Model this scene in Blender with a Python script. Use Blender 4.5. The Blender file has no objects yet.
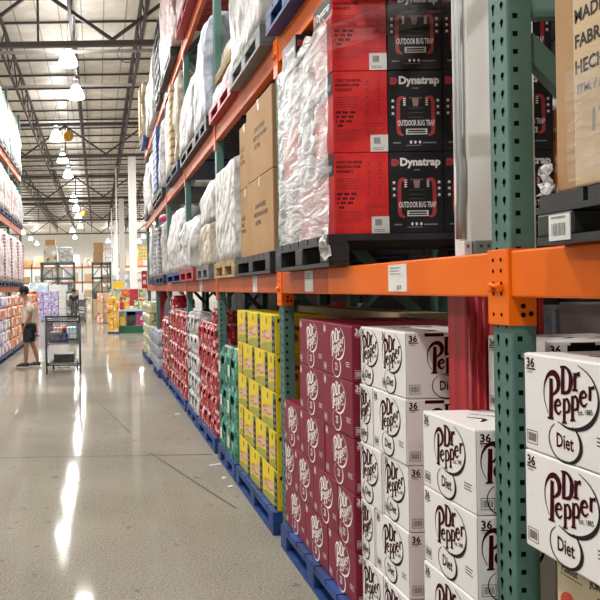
import bpy, bmesh, math, random
from mathutils import Vector, Matrix, noise
random.seed(7)
S = bpy.context.scene
COL = S.collection
PI = math.pi
H_EYE = 1.64

# ------------------------------------------------------------------ materials
def new_mat(name):
    m = bpy.data.materials.new(name); m.use_nodes = True
    nt = m.node_tree
    return m, nt, nt.nodes['Principled BSDF']

def mat(name, col, rough=.5, metal=0, col2=None, nscale=8, nlo=.4, nhi=.6, bump=0, bscale=40, stretch=None, spec=.5, detail=4, coat=0, emit=None, estr=0):
    m, nt, b = new_mat(name)
    b.inputs['Base Color'].default_value = (*col, 1)
    b.inputs['Roughness'].default_value = rough
    b.inputs['Metallic'].default_value = metal
    b.inputs['Specular IOR Level'].default_value = spec
    if coat: b.inputs['Coat Weight'].default_value = coat
    if emit:
        b.inputs['Emission Color'].default_value = (*emit, 1); b.inputs['Emission Strength'].default_value = estr
    L = nt.links.new
    tc = nt.nodes.new('ShaderNodeTexCoord'); mp = nt.nodes.new('ShaderNodeMapping')
    L(tc.outputs['Object'], mp.inputs['Vector'])
    if stretch: mp.inputs['Scale'].default_value = stretch
    n = nt.nodes.new('ShaderNodeTexNoise'); n.inputs['Scale'].default_value = nscale; n.inputs['Detail'].default_value = detail
    L(mp.outputs['Vector'], n.inputs['Vector'])
    r = nt.nodes.new('ShaderNodeValToRGB')
    c2 = col2 if col2 else tuple(c * .86 for c in col)
    r.color_ramp.elements[0].position = nlo; r.color_ramp.elements[0].color = (*c2, 1)
    r.color_ramp.elements[1].position = nhi; r.color_ramp.elements[1].color = (*col, 1)
    L(n.outputs['Fac'], r.inputs['Fac']); L(r.outputs['Color'], b.inputs['Base Color'])
    if bump:
        n2 = nt.nodes.new('ShaderNodeTexNoise'); n2.inputs['Scale'].default_value = bscale; n2.inputs['Detail'].default_value = 5
        L(mp.outputs['Vector'], n2.inputs['Vector'])
        bp = nt.nodes.new('ShaderNodeBump'); bp.inputs['Strength'].default_value = bump; bp.inputs['Distance'].default_value = .02
        L(n2.outputs['Fac'], bp.inputs['Height']); L(bp.outputs['Normal'], b.inputs['Normal'])
    return m

M = {}
def floor_mat():
    m, nt, b = new_mat('polished_concrete'); L = nt.links.new
    tc = nt.nodes.new('ShaderNodeTexCoord')
    def noise_(sc, det, lo, hi, c0, c1):
        n = nt.nodes.new('ShaderNodeTexNoise'); n.inputs['Scale'].default_value = sc; n.inputs['Detail'].default_value = det
        L(tc.outputs['Object'], n.inputs['Vector'])
        r = nt.nodes.new('ShaderNodeValToRGB'); r.color_ramp.elements[0].position = lo; r.color_ramp.elements[1].position = hi
        r.color_ramp.elements[0].color = (*c0, 1); r.color_ramp.elements[1].color = (*c1, 1); L(n.outputs['Fac'], r.inputs['Fac']); return n, r
    n1, r1 = noise_(.8, 6, .3, .7, (.27, .248, .205), (.35, .325, .275))
    n2, r2 = noise_(75, 5, .34, .64, (.68, .66, .62), (1.12, 1.12, 1.12))
    n3, r3 = noise_(9, 8, .3, .36, (.7, .68, .66), (1, 1, 1))
    x = nt.nodes.new('ShaderNodeMix'); x.data_type = 'RGBA'; x.blend_type = 'MULTIPLY'; x.inputs['Factor'].default_value = 1
    L(r1.outputs['Color'], x.inputs['A']); L(r2.outputs['Color'], x.inputs['B'])
    y = nt.nodes.new('ShaderNodeMix'); y.data_type = 'RGBA'; y.blend_type = 'MULTIPLY'; y.inputs['Factor'].default_value = 1
    L(x.outputs['Result'], y.inputs['A']); L(r3.outputs['Color'], y.inputs['B']); L(y.outputs['Result'], b.inputs['Base Color'])
    mr = nt.nodes.new('ShaderNodeMapRange'); mr.inputs['To Min'].default_value = .05; mr.inputs['To Max'].default_value = .11
    L(n1.outputs['Fac'], mr.inputs['Value']); L(mr.outputs['Result'], b.inputs['Roughness'])
    b.inputs['Specular IOR Level'].default_value = .018
    bp = nt.nodes.new('ShaderNodeBump'); bp.inputs['Strength'].default_value = .006; bp.inputs['Distance'].default_value = .01
    L(n2.outputs['Fac'], bp.inputs['Height']); L(bp.outputs['Normal'], b.inputs['Normal'])
    return m
M['floor'] = floor_mat()
M['joint'] = mat('joint_filler', (.07, .06, .05), .6)
M['wallw'] = mat('white_wall_paint', (.82, .82, .8), .7)
M['roof'] = mat('roof_insulation', (.8, .75, .67), .45, col2=(.66, .61, .53), nscale=2.2, bump=.75, bscale=2.3)
M['seam'] = mat('insulation_seam', (.36, .32, .27), .6)
M['steel'] = mat('dark_roof_steel', (.075, .06, .058), .5)
M['purlin'] = mat('brown_purlin', (.055, .045, .04), .55)
M['pipe'] = mat('grey_pipe', (.42, .4, .38), .4)
M['lampw'] = mat('lamp_shade_white', (.9, .9, .9), .4, emit=(1, .98, .95), estr=12)
M['lampcap'] = mat('lamp_cap_grey', (.5, .5, .5), .4)
M['amber'] = mat('amber_plastic', (.62, .33, .02), .4, col2=(.5, .25, .02))
M['green'] = mat('rack_green', (.1, .2, .168), .42, spec=.2, col2=(.082, .17, .145), nscale=5, bump=.03)
M['orange'] = mat('rack_orange', (.9, .17, .004), .35, spec=.2, col2=(.84, .145, .004), nscale=3)
M['orange_worn'] = mat('rack_orange_worn', (.62, .12, .025), .42, spec=.2, col2=(.48, .09, .025), nscale=5, nlo=.35, nhi=.7)
M['fargreen'] = mat('far_rack_grey_green', (.1, .15, .14), .5)
M['farorange'] = mat('far_rack_dull_orange', (.5, .17, .07), .5)
M['hole'] = mat('punched_hole', (.006, .008, .008), .9, spec=0)
M['bolt'] = mat('zinc_bolt', (.55, .55, .53), .3, metal=.8)
M['black'] = mat('black_plastic', (.02, .021, .022), .45, bump=.05)
M['grey_pl'] = mat('grey_plastic', (.17, .18, .18), .5, bump=.05)
M['blue_pl'] = mat('blue_pallet_paint', (.018, .065, .27), .5, col2=(.012, .04, .15), nscale=5)
M['navy'] = mat('navy_plastic', (.02, .035, .1), .5)
M['red_pl'] = mat('red_plastic', (.4, .03, .05), .4)
M['wood'] = mat('pallet_wood', (.5, .35, .18), .7, col2=(.36, .24, .12), nscale=6, stretch=(1, 1, 6))
M['label'] = mat('label_paper', (.8, .79, .76), .5)
M['ink'] = mat('print_black', (.012, .01, .011), .5, spec=.2)
M['inkgrey'] = mat('print_grey', (.25, .24, .25), .5)
M['wcase'] = mat('white_coated_card', (.84, .82, .81), .34, spec=.2, col2=(.81, .785, .775), nscale=3, bump=.02, bscale=9)
M['mcase'] = mat('maroon_coated_card', (.235, .018, .042), .36, spec=.2, col2=(.2, .015, .035), nscale=3, bump=.02, bscale=9)
M['mark_m'] = mat('print_maroon', (.05, .003, .008), .5, spec=.05)
M['mark_w'] = mat('print_white', (.95, .92, .92), .4)
M['ycase'] = mat('yellow_coated_card', (.86, .66, .02), .34, spec=.2, col2=(.8, .58, .02))
M['tan'] = mat('print_tan', (.75, .53, .3), .45)
M['olive'] = mat('print_olive', (.4, .4, .05), .4)
M['redink'] = mat('print_red', (.55, .05, .03), .4)
M['pgreen'] = mat('print_green', (.05, .2, .06), .4)
M['card'] = mat('brown_cardboard', (.46, .275, .125), .75, col2=(.41, .24, .105), nscale=3)
M['cardtan'] = mat('tan_cardboard', (.58, .43, .25), .6, col2=(.52, .38, .22), nscale=4)
M['tape'] = mat('packing_tape', (.6, .46, .3), .25)
M['dtred'] = mat('red_carton', (.76, .04, .034), .35, spec=.2, col2=(.66, .025, .03))
M['dtblk'] = mat('black_carton', (.022, .022, .025), .32, spec=.2)
M['dtredline'] = mat('print_deep_red', (.3, .012, .015), .4)
M['dtlamp'] = mat('print_dull_red', (.5, .045, .055), .4)
M['dtpink'] = mat('print_pinkish', (.45, .27, .27), .4)
M['beige'] = mat('beige_carton', (.6, .5, .32), .5, col2=(.52, .43, .28), nscale=6)
M['colw'] = mat('column_white_paint', (.9, .88, .85), .5, col2=(.84, .82, .78), nscale=3, stretch=(3, 3, .4))
M['colr'] = mat('column_guard_red', (.42, .012, .02), .4, col2=(.28, .01, .016), nscale=30, stretch=(1, 1, .04), nlo=.42, nhi=.56)
M['conduit'] = mat('galvanised_conduit', (.36, .37, .36), .38, metal=.5)
M['skin'] = mat('skin', (.4, .2, .125), .5)
M['skin2'] = mat('skin_dark', (.22, .11, .07), .5)
M['hair'] = mat('hair_dark', (.015, .012, .01), .6)
M['shirt'] = mat('cream_cotton', (.72, .64, .5), .8, bump=.1, bscale=12)
M['denim'] = mat('dark_denim', (.035, .045, .065), .8, col2=(.02, .026, .04), nscale=14)
M['blackcloth'] = mat('black_cotton', (.012, .012, .014), .8)
M['greycloth'] = mat('grey_cotton', (.08, .085, .075), .8)
M['shoe'] = mat('shoe_black', (.015, .015, .018), .5)
M['sole'] = mat('shoe_sole', (.7, .7, .68), .6)
M['cart'] = mat('cart_steel', (.1, .105, .11), .4, metal=.4)
M['cartdark'] = mat('cart_plastic_dark', (.03, .032, .035), .5)
M['bluecloth'] = mat('blue_plastic', (.04, .1, .32), .4)
M['purple'] = mat('purple_print', (.3, .16, .45), .4, col2=(.75, .68, .8), nscale=9, nlo=.46, nhi=.54)
M['violet'] = mat('deep_violet', (.12, .05, .2), .4)
M['magenta'] = mat('magenta_print', (.5, .04, .16), .4)
M['dkgreen'] = mat('dark_green_cloth', (.02, .12, .07), .7)
M['yellow'] = mat('yellow_board', (.85, .55, .02), .4)
M['redboard'] = mat('red_board', (.62, .015, .025), .4)
M['whiteboard'] = mat('white_metal', (.82, .83, .84), .4)
M['bluewhite'] = mat('pale_blue_print', (.45, .66, .85), .4, col2=(.85, .9, .93), nscale=3, nlo=.45, nhi=.55)
M['slate'] = mat('slate_blue_card', (.18, .21, .245), .5)
M['lilac'] = mat('pale_lilac_card', (.5, .52, .58), .5, col2=(.3, .32, .42), nscale=7, nlo=.45, nhi=.55)
M['greygoods'] = mat('grey_goods', (.3, .3, .31), .5, col2=(.1, .1, .11), nscale=3)
M['darkgoods'] = mat('dark_goods', (.06, .055, .055), .5, col2=(.018, .016, .018), nscale=5)

def blotch(name, a, b, c, scale=16, stretch=(1, 1, 1), rough=.22):
    """printed shrink wrap: three colours in irregular patches"""
    m, nt, bs = new_mat(name); L = nt.links.new
    tc = nt.nodes.new('ShaderNodeTexCoord'); mp = nt.nodes.new('ShaderNodeMapping'); mp.inputs['Scale'].default_value = stretch
    oi = nt.nodes.new('ShaderNodeObjectInfo'); ad = nt.nodes.new('ShaderNodeVectorMath'); ad.operation = 'ADD'
    sc = nt.nodes.new('ShaderNodeVectorMath'); sc.operation = 'SCALE'; sc.inputs['Scale'].default_value = 40
    cb = nt.nodes.new('ShaderNodeCombineXYZ'); L(oi.outputs['Random'], cb.inputs['X']); L(oi.outputs['Random'], cb.inputs['Z'])
    L(cb.outputs['Vector'], sc.inputs['Vector']); L(tc.outputs['Object'], mp.inputs['Vector'])
    L(mp.outputs['Vector'], ad.inputs[0]); L(sc.outputs['Vector'], ad.inputs[1])
    n = nt.nodes.new('ShaderNodeTexNoise'); n.inputs['Scale'].default_value = scale; n.inputs['Detail'].default_value = 2.5
    L(ad.outputs['Vector'], n.inputs['Vector'])
    r = nt.nodes.new('ShaderNodeValToRGB'); e = r.color_ramp.elements
    e[0].position = .36; e[0].color = (*c, 1); e[1].position = .62; e[1].color = (*b, 1)
    k = e.new(.42); k.color = (*a, 1); k = e.new(.55); k.color = (*a, 1)
    L(n.outputs['Fac'], r.inputs['Fac']); L(r.outputs['Color'], bs.inputs['Base Color'])
    bs.inputs['Roughness'].default_value = rough
    n2 = nt.nodes.new('ShaderNodeTexNoise'); n2.inputs['Scale'].default_value = scale * 1.7
    bp = nt.nodes.new('ShaderNodeBump'); bp.inputs['Strength'].default_value = .35; bp.inputs['Distance'].default_value = .02
    L(ad.outputs['Vector'], n2.inputs['Vector']); L(n2.outputs['Fac'], bp.inputs['Height']); L(bp.outputs['Normal'], bs.inputs['Normal'])
    return m
M['redpack'] = blotch('red_white_wrap', (.45, .015, .03), (.85, .62, .6), (.07, .01, .015))
M['silverpack'] = blotch('silver_red_wrap', (.5, .5, .5), (.85, .84, .82), (.16, .03, .04))
M['tealpack'] = blotch('teal_wrap', (.03, .23, .15), (.25, .5, .4), (.01, .06, .05), scale=10)
M['orangepack'] = blotch('orange_wrap', (.78, .2, .04), (.88, .66, .5), (.16, .02, .02), scale=7)
M['peachpack'] = blotch('peach_wrap', (.78, .4, .26), (.9, .85, .8), (.5, .07, .04), scale=7)
M['lilacpack'] = blotch('purple_wrap', (.5, .42, .68), (.86, .83, .9), (.14, .07, .34), scale=7)
M['limepack'] = blotch('lime_wrap', (.5, .52, .28), (.8, .8, .62), (.1, .16, .06), scale=10)
M['mixpack'] = blotch('mixed_goods', (.55, .5, .4), (.85, .82, .75), (.3, .12, .06), scale=3)
M['yorange'] = blotch('yellow_orange_wrap', (.8, .45, .05), (.9, .75, .4), (.35, .05, .03), scale=7)
M['rosestrip'] = mat('rose_brown_print', (.3, .12, .12), .5, col2=(.5, .3, .3), nscale=20)
M['towel'] = blotch('towel_pack_wrap', (.84, .8, .8), (.92, .9, .9), (.55, .3, .32), scale=5)

def wrapmat(name, col, lo, scale=4.5, rough=.36, strength=.75, stretch=(1, 1, 1)):
    """crumpled stretch film over a pallet load"""
    m, nt, b = new_mat(name); L = nt.links.new
    tc = nt.nodes.new('ShaderNodeTexCoord'); mp = nt.nodes.new('ShaderNodeMapping'); mp.inputs['Scale'].default_value = stretch
    mp.inputs['Rotation'].default_value = (.5, 0, 0)
    L(tc.outputs['Object'], mp.inputs['Vector'])
    n = nt.nodes.new('ShaderNodeTexNoise'); n.inputs['Scale'].default_value = scale; n.inputs['Detail'].default_value = 6; n.inputs['Distortion'].default_value = 1.2
    L(mp.outputs['Vector'], n.inputs['Vector'])
    r = nt.nodes.new('ShaderNodeValToRGB')
    r.color_ramp.elements[0].position = .38; r.color_ramp.elements[0].color = (*lo, 1)  # shade of the folds painted into the film colour
    r.color_ramp.elements[1].position = .6; r.color_ramp.elements[1].color = (*col, 1)
    L(n.outputs['Fac'], r.inputs['Fac']); L(r.outputs['Color'], b.inputs['Base Color'])
    v = nt.nodes.new('ShaderNodeTexVoronoi'); v.inputs['Scale'].default_value = scale * 2.2; v.feature = 'SMOOTH_F1'
    L(mp.outputs['Vector'], v.inputs['Vector'])
    a = nt.nodes.new('ShaderNodeMath'); a.operation = 'ADD'; L(n.outputs['Fac'], a.inputs[0]); L(v.outputs['Distance'], a.inputs[1])
    bp = nt.nodes.new('ShaderNodeBump'); bp.inputs['Strength'].default_value = strength; bp.inputs['Distance'].default_value = .04
    L(a.outputs[0], bp.inputs['Height']); L(bp.outputs['Normal'], b.inputs['Normal'])
    b.inputs['Roughness'].default_value = rough; b.inputs['Specular IOR Level'].default_value = .3
    return m
M['wrap_white'] = wrapmat('white_film', (.66, .65, .64), (.3, .293, .285))
M['wrap_towel'] = wrapmat('towel_film', (.78, .73, .73), (.5, .4, .41))
M['wrap_grey'] = wrapmat('grey_film', (.68, .66, .64), (.34, .325, .31))
M['wrap_pink'] = wrapmat('pinkish_film', (.62, .56, .55), (.34, .2, .2))
M['wrap_cream'] = wrapmat('cream_film', (.62, .56, .46), (.3, .24, .16))
M['wrap_blue'] = wrapmat('bluish_film', (.56, .59, .65), (.27, .31, .39))

def film(name, alpha, sc=9):
    m, nt, b = new_mat(name); L = nt.links.new
    b.inputs['Base Color'].default_value = (.7, .69, .69, 1); b.inputs['Roughness'].default_value = .16
    t = nt.nodes.new('ShaderNodeBsdfTransparent'); mx = nt.nodes.new('ShaderNodeMixShader')
    tc = nt.nodes.new('ShaderNodeTexCoord')
    mp = nt.nodes.new('ShaderNodeMapping'); mp.inputs['Rotation'].default_value = (.75, 0, 0); mp.inputs['Scale'].default_value = (1, 1, 4)
    L(tc.outputs['Object'], mp.inputs['Vector'])
    n = nt.nodes.new('ShaderNodeTexNoise'); n.inputs['Scale'].default_value = sc; n.inputs['Detail'].default_value = 5; n.inputs['Distortion'].default_value = 1.2
    L(mp.outputs['Vector'], n.inputs['Vector'])
    r = nt.nodes.new('ShaderNodeMapRange'); r.inputs['From Min'].default_value = .34; r.inputs['From Max'].default_value = .62
    r.inputs['To Min'].default_value = alpha[0]; r.inputs['To Max'].default_value = alpha[1]
    L(n.outputs['Fac'], r.inputs['Value']); L(r.outputs['Result'], mx.inputs['Fac'])
    L(t.outputs['BSDF'], mx.inputs[1]); L(b.outputs['BSDF'], mx.inputs[2])
    bp = nt.nodes.new('ShaderNodeBump'); bp.inputs['Strength'].default_value = .55; bp.inputs['Distance'].default_value = .04
    L(n.outputs['Fac'], bp.inputs['Height']); L(bp.outputs['Normal'], b.inputs['Normal'])
    L(mx.outputs['Shader'], nt.nodes['Material Output'].inputs['Surface'])
    return m
M['film'] = film('stretch_film', (.3, .86), 4)
M['film_thin'] = film('thin_stretch_film', (.02, .2))

# ------------------------------------------------------------------ mesh builder
class MB:
    def __init__(s): s.bm = bmesh.new(); s.k = 0
    def face(s, vs, mi=0):
        try:
            f = s.bm.faces.new([s.bm.verts.new(v) for v in vs]); f.material_index = mi
        except ValueError: pass
    def box(s, x0, x1, y0, y1, z0, z1, mi=0, bev=0):
        v = [s.bm.verts.new(p) for p in ((x0,y0,z0),(x1,y0,z0),(x1,y1,z0),(x0,y1,z0),(x0,y0,z1),(x1,y0,z1),(x1,y1,z1),(x0,y1,z1))]
        fs = []
        for q in ((3,2,1,0),(4,5,6,7),(0,1,5,4),(1,2,6,5),(2,3,7,6),(3,0,4,7)):
            f = s.bm.faces.new([v[i] for i in q]); f.material_index = mi; fs.append(f)
        if bev:
            es = list({e for f in fs for e in f.edges})
            bmesh.ops.bevel(s.bm, geom=es, offset=bev, segments=2, profile=.5, affect='EDGES', material=mi)
        return s
    def tube(s, pts, r, seg=8, mi=0, cap=True):
        pts = [Vector(p) for p in pts]; rs = r if isinstance(r, (list, tuple)) else [r] * len(pts)
        rings = []; n = len(pts); up = None
        for i, p in enumerate(pts):
            d = (pts[min(i + 1, n - 1)] - pts[max(i - 1, 0)]).normalized()
            if up is None or abs(up.dot(d)) > .98:
                up = Vector((0, 0, 1)) if abs(d.z) < .9 else Vector((1, 0, 0))
            a = d.cross(up).normalized(); b = a.cross(d).normalized()
            rings.append([s.bm.verts.new(p + (a * math.cos(2*PI*k/seg) + b * math.sin(2*PI*k/seg)) * rs[i]) for k in range(seg)])
        for i in range(n - 1):
            for k in range(seg):
                f = s.bm.faces.new((rings[i][k], rings[i][(k+1) % seg], rings[i+1][(k+1) % seg], rings[i+1][k])); f.material_index = mi; f.smooth = seg > 5
        if cap:
            s.bm.faces.new(rings[0][::-1]).material_index = mi; s.bm.faces.new(rings[-1]).material_index = mi
        return s
    def bar(s, a, b, w, h=None, mi=0):
        """square bar from a to b"""
        a, b = Vector(a), Vector(b); d = (b - a).normalized(); h = h or w
        up = Vector((0, 0, 1)) if abs(d.z) < .9 else Vector((0, 1, 0))
        sx = d.cross(up).normalized() * w / 2; sz = sx.cross(d).normalized() * h / 2
        v = [s.bm.verts.new(p + q) for p in (a, b) for q in (-sx - sz, sx - sz, sx + sz, -sx + sz)]
        for q in ((0,1,5,4),(1,2,6,5),(2,3,7,6),(3,0,4,7),(3,2,1,0),(4,5,6,7)):
            s.bm.faces.new([v[i] for i in q]).material_index = mi
        return s
    def lathe(s, prof, c=(0,0,0), seg=16, mi=0):
        rings = []
        for r, z in prof:
            rings.append([s.bm.verts.new((c[0] + max(r,.0005)*math.cos(2*PI*k/seg), c[1] + max(r,.0005)*math.sin(2*PI*k/seg), c[2] + z)) for k in range(seg)])
        for i in range(len(rings) - 1):
            for k in range(seg):
                f = s.bm.faces.new((rings[i][k], rings[i][(k+1) % seg], rings[i+1][(k+1) % seg], rings[i+1][k])); f.smooth = True; f.material_index = mi
        s.bm.faces.new(rings[0][::-1]).material_index = mi; s.bm.faces.new(rings[-1]).material_index = mi
        return s
    def prism(s, outline, ext, mi=0):
        """outline: 3D points; ext: extrusion vector"""
        e = Vector(ext); a = [s.bm.verts.new(p) for p in outline]; b = [s.bm.verts.new(Vector(p) + e) for p in outline]
        n = len(a)
        s.bm.faces.new(a).material_index = mi; s.bm.faces.new(b[::-1]).material_index = mi
        for i in range(n):
            s.bm.faces.new((a[i], b[i], b[(i+1) % n], a[(i+1) % n])).material_index = mi
        return s
    def mesh(s, name, mats):
        bmesh.ops.recalc_face_normals(s.bm, faces=s.bm.faces)
        me = bpy.data.meshes.new(name); s.bm.to_mesh(me); s.bm.free()
        for m in mats: me.materials.append(m)
        return me
    def build(s, name, mats, parent=None, loc=(0,0,0), rz=0):
        if not isinstance(mats, (list, tuple)): mats = [mats]
        return link(name, s.mesh(name, mats), parent, loc, rz)

def link(name, me, parent=None, loc=(0,0,0), rz=0):
    o = bpy.data.objects.new(name, me); COL.objects.link(o)
    o.location = loc; o.rotation_euler.z = rz
    if parent: o.parent = parent
    return o
def tag(o, label, cat, group=None):
    o['label'] = label; o['category'] = cat
    if group: o['group'] = group
    return o
def thing(name, label, cat, loc=(0,0,0), rz=0, group=None):
    return tag(link(name, None, None, loc, rz), label, cat, group)
def struct(o): o['kind'] = 'structure'; return o
def copy_tree(o, parent=None):
    c = o.copy(); COL.objects.link(c)
    if parent: c.parent = parent
    for ch in list(o.children): copy_tree(ch, c)
    return c
def drop(o):
    for ch in list(o.children): drop(ch)
    bpy.data.objects.remove(o)
ORD = ['zeroth','first','second','third','fourth','fifth','sixth','seventh','eighth','ninth','tenth','eleventh','twelfth']
def rowname(r, n):  # r counted from the top, n rows
    if r == 0: return 'top row'
    if r == n - 1: return 'bottom row'
    return ORD[r + 1] + ' row down'

# ------------------------------------------------------------------ flat print on faces
class Face2D:
    """polygons in metres on a face: u to the right, v up"""
    def __init__(s, origin, u, v, n, off=.0009):
        s.o = Vector(origin); s.u = Vector(u); s.v = Vector(v); s.n = Vector(n); s.off = off; s.mb = MB()
    def p(s, a, b): return s.o + s.u * a + s.v * b + s.n * s.off
    def poly(s, pts, mi=0): s.mb.face([s.p(*q) for q in pts], mi)
    def rect(s, a, b, c, d, mi=0): s.poly([(a,c),(b,c),(b,d),(a,d)], mi)
    def ell(s, cx, cy, rx, ry, mi=0, seg=20): s.poly([(cx + rx*math.cos(2*PI*k/seg), cy + ry*math.sin(2*PI*k/seg)) for k in range(seg)], mi)
    def ribbon(s, pts, ws, mi=0, sub=5, layer=0):
        P = smooth(pts, sub); W = smooth([(w, 0) for w in ws], sub)
        n = len(P); Lf = []; Rt = []
        for i in range(n):
            a = P[max(i-1,0)]; b = P[min(i+1,n-1)]
            dx, dy = b[0]-a[0], b[1]-a[1]; l = math.hypot(dx, dy) or 1
            w = max(W[i][0], .0002) / 2
            Lf.append((P[i][0] - dy/l*w, P[i][1] + dx/l*w)); Rt.append((P[i][0] + dy/l*w, P[i][1] - dx/l*w))
        old = s.off; s.off = old + layer * .0002
        for i in range(n - 1): s.poly([Lf[i], Rt[i], Rt[i+1], Lf[i+1]], mi)
        s.off = old
    def text(s, body, x, y, size, mi=0, sx=1, rot=0, bold=0, align='LEFT'):
        for poly in text_polys(body, bold, align):
            q = []
            for a, b in poly:
                a *= size * sx; b *= size
                q.append((x + a*math.cos(rot) - b*math.sin(rot), y + a*math.sin(rot) + b*math.cos(rot)))
            s.poly(q, mi)
    def fit(s, body, x0, x1, y, h, mi=0, bold=.02):
        """text stretched to run from x0 to x1 with capitals h tall"""
        P = text_polys(body, bold, 'LEFT'); a = min(p[0] for q in P for p in q); b = max(p[0] for q in P for p in q)
        for q in P: s.poly([(x0 + (p[0]-a)/(b-a)*(x1-x0), y + p[1]*h/.72) for p in q], mi)
    def build(s, name, mats, parent=None, loc=(0,0,0)):
        if (name in PATTERN or parent and parent.name.startswith('end_sign')) and parent is not None:      # plain surface print stays in the part's own mesh
            me = parent.data; off = len(me.materials)
            for m in mats: me.materials.append(m)
            for f in s.mb.bm.faces: f.material_index += off
            tmp = bpy.data.meshes.new('p'); s.mb.bm.to_mesh(tmp); s.mb.bm.free()
            bm = bmesh.new(); bm.from_mesh(me); bm.from_mesh(tmp); bm.to_mesh(me); bm.free(); bpy.data.meshes.remove(tmp)
            return parent
        return s.mb.build(name, mats, parent, loc)
PATTERN = {'carton_print', 'stencil_print', 'small_print', 'flap_edge', 'top_print', 'end_print', 'side_print', 'side_band', 'tag_print', 'screw', 'switch_mark', 'rivet_holes', 'bolt_holes', 'barcode', 'pale_spots'}

def smooth(pts, sub):
    n = len(pts)
    if n < 3: return [tuple(p) for p in pts]
    out = []
    for i in range(n - 1):
        p0, p1, p2, p3 = pts[max(i-1,0)], pts[i], pts[i+1], pts[min(i+2,n-1)]
        for k in range(sub):
            t = k / sub; q = []
            for d in range(2):
                q.append(.5*((2*p1[d]) + (-p0[d]+p2[d])*t + (2*p0[d]-5*p1[d]+4*p2[d]-p3[d])*t*t + (-p0[d]+3*p1[d]-3*p2[d]+p3[d])*t*t*t))
            out.append(tuple(q))
    out.append(tuple(pts[-1])); return out
_tc = {}
def text_polys(body, bold=0, align='LEFT'):
    k = (body, bold, align)
    if k not in _tc:
        cu = bpy.data.curves.new('txt', 'FONT'); cu.body = body; cu.size = 1; cu.resolution_u = 2; cu.offset = bold; cu.align_x = align
        o = bpy.data.objects.new('txt', cu); COL.objects.link(o)
        dg = bpy.context.evaluated_depsgraph_get(); me = bpy.data.meshes.new_from_object(o.evaluated_get(dg))
        _tc[k] = [[(me.vertices[i].co.x, me.vertices[i].co.y) for i in p.vertices] for p in me.polygons]
        bpy.data.objects.remove(o); bpy.data.curves.remove(cu); bpy.data.meshes.remove(me)
    return _tc[k]
def aisle_face(w, h, x=0): return Face2D((x, w, 0), (0,-1,0), (0,0,1), (-1,0,0))     # faces -X ; u from far to near
def near_face(w, h, y=0): return Face2D((0, y, 0), (1,0,0), (0,0,1), (0,-1,0))        # faces -Y ; u left to right

# ------------------------------------------------------------------ the soda logo
def soda_logo(F, cx, cy, rx, ry, sub, mi_line=0, mi_let=1, fine=True):
    def T(pts): return [(cx + a*rx, cy + b*ry) for a, b in pts]
    k = (rx + ry) / 2
    def R(pts, ws, mi, layer=0): F.ribbon(T(pts), [w*k*1.12 for w in ws], mi, sub=5 if fine else 3, layer=layer)
    arc = lambda a0, a1, n, r=1.0, c=(0,0), e=(1,1): [(c[0]+r*e[0]*math.cos(math.radians(a0+(a1-a0)*i/(n-1))), c[1]+r*e[1]*math.sin(math.radians(a0+(a1-a0)*i/(n-1)))) for i in range(n)]
    R(arc(72, -118, 9), (.02,.035,.05,.07,.1,.12,.1,.06,.02), mi_line)
    R([(-.84,-.7),(-.99,-.25),(-.97,.2),(-.8,.52),(-.58,.6),(-.43,.42),(-.45,.12),(-.66,-.1)], (.02,.03,.05,.11,.16,.17,.12,.05), mi_let)
    R([(-.7,.42),(-.71,-.2),(-.73,-.84)], (.13,.15,.15), mi_let, 1)
    R([(-.86,-.85),(-.62,-.83)], (.06,.06), mi_let, 2)
    R([(-.24,.83),(-.26,.05)], (.13,.13), mi_let)
    R([(-.34,.82),(-.14,.84),(.02,.68),(.05,.42),(-.04,.12),(-.32,.02)], (.06,.07,.13,.15,.1,.06), mi_let, 1)
    R([(.2,.72),(.19,.2)], (.11,.11), mi_let); R([(.2,.5),(.28,.68),(.38,.7)], (.05,.08,.13), mi_let, 1); R([(.1,.19),(.3,.21)], (.06,.06), mi_let, 2)
    for ex, ey in ((-.44,-.4), (.5,.02)):
        R([(ex-.11,ey-.02),(ex+.09,ey+.05)], (.05,.05), mi_let)
        R([(ex+.1,ey+.06),(ex+.02,ey+.2),(ex-.1,ey+.08),(ex-.11,ey-.12),(ex,ey-.24),(ex+.12,ey-.12)], (.08,.07,.1,.1,.07,.03), mi_let, 1)
    for px, py in ((-.13,-.34), (.18,-.2)):
        R([(px-.08,py+.22),(px-.09,py-.54)], (.1,.11), mi_let)
        R([(px-.08,py+.12),(px+.03,py+.22),(px+.11,py+.06),(px+.08,py-.14),(px-.06,py-.2)], (.04,.07,.1,.08,.04), mi_let, 1)
        R([(px-.17,py-.54),(px+.01,py-.5)], (.05,.05), mi_let, 2)
    R([(.72,.4),(.71,-.02)], (.1,.1), mi_let); R([(.72,.22),(.78,.36),(.87,.38)], (.04,.06,.11), mi_let, 1)
    if fine: F.text('Est. 1885', cx + .28*rx, cy - .52*ry, .2*k, mi_line, sx=.8, rot=.16, bold=.01)
    # the small bubble under the ring
    bc = (-.22, -1.46); e = (.6, .62)
    R(arc(128, 285, 8, 1, bc, e), (.02,.03,.035,.04,.04,.04,.05,.06), mi_line)
    R(arc(285, 420, 7, 1, bc, e), (.06,.09,.11,.12,.1,.06,.02), mi_line)
    F.text(sub, cx + bc[0]*rx, cy + (bc[1]-.2)*ry, .56*k, mi_let, sx=.72, bold=.02, align='CENTER')

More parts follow.
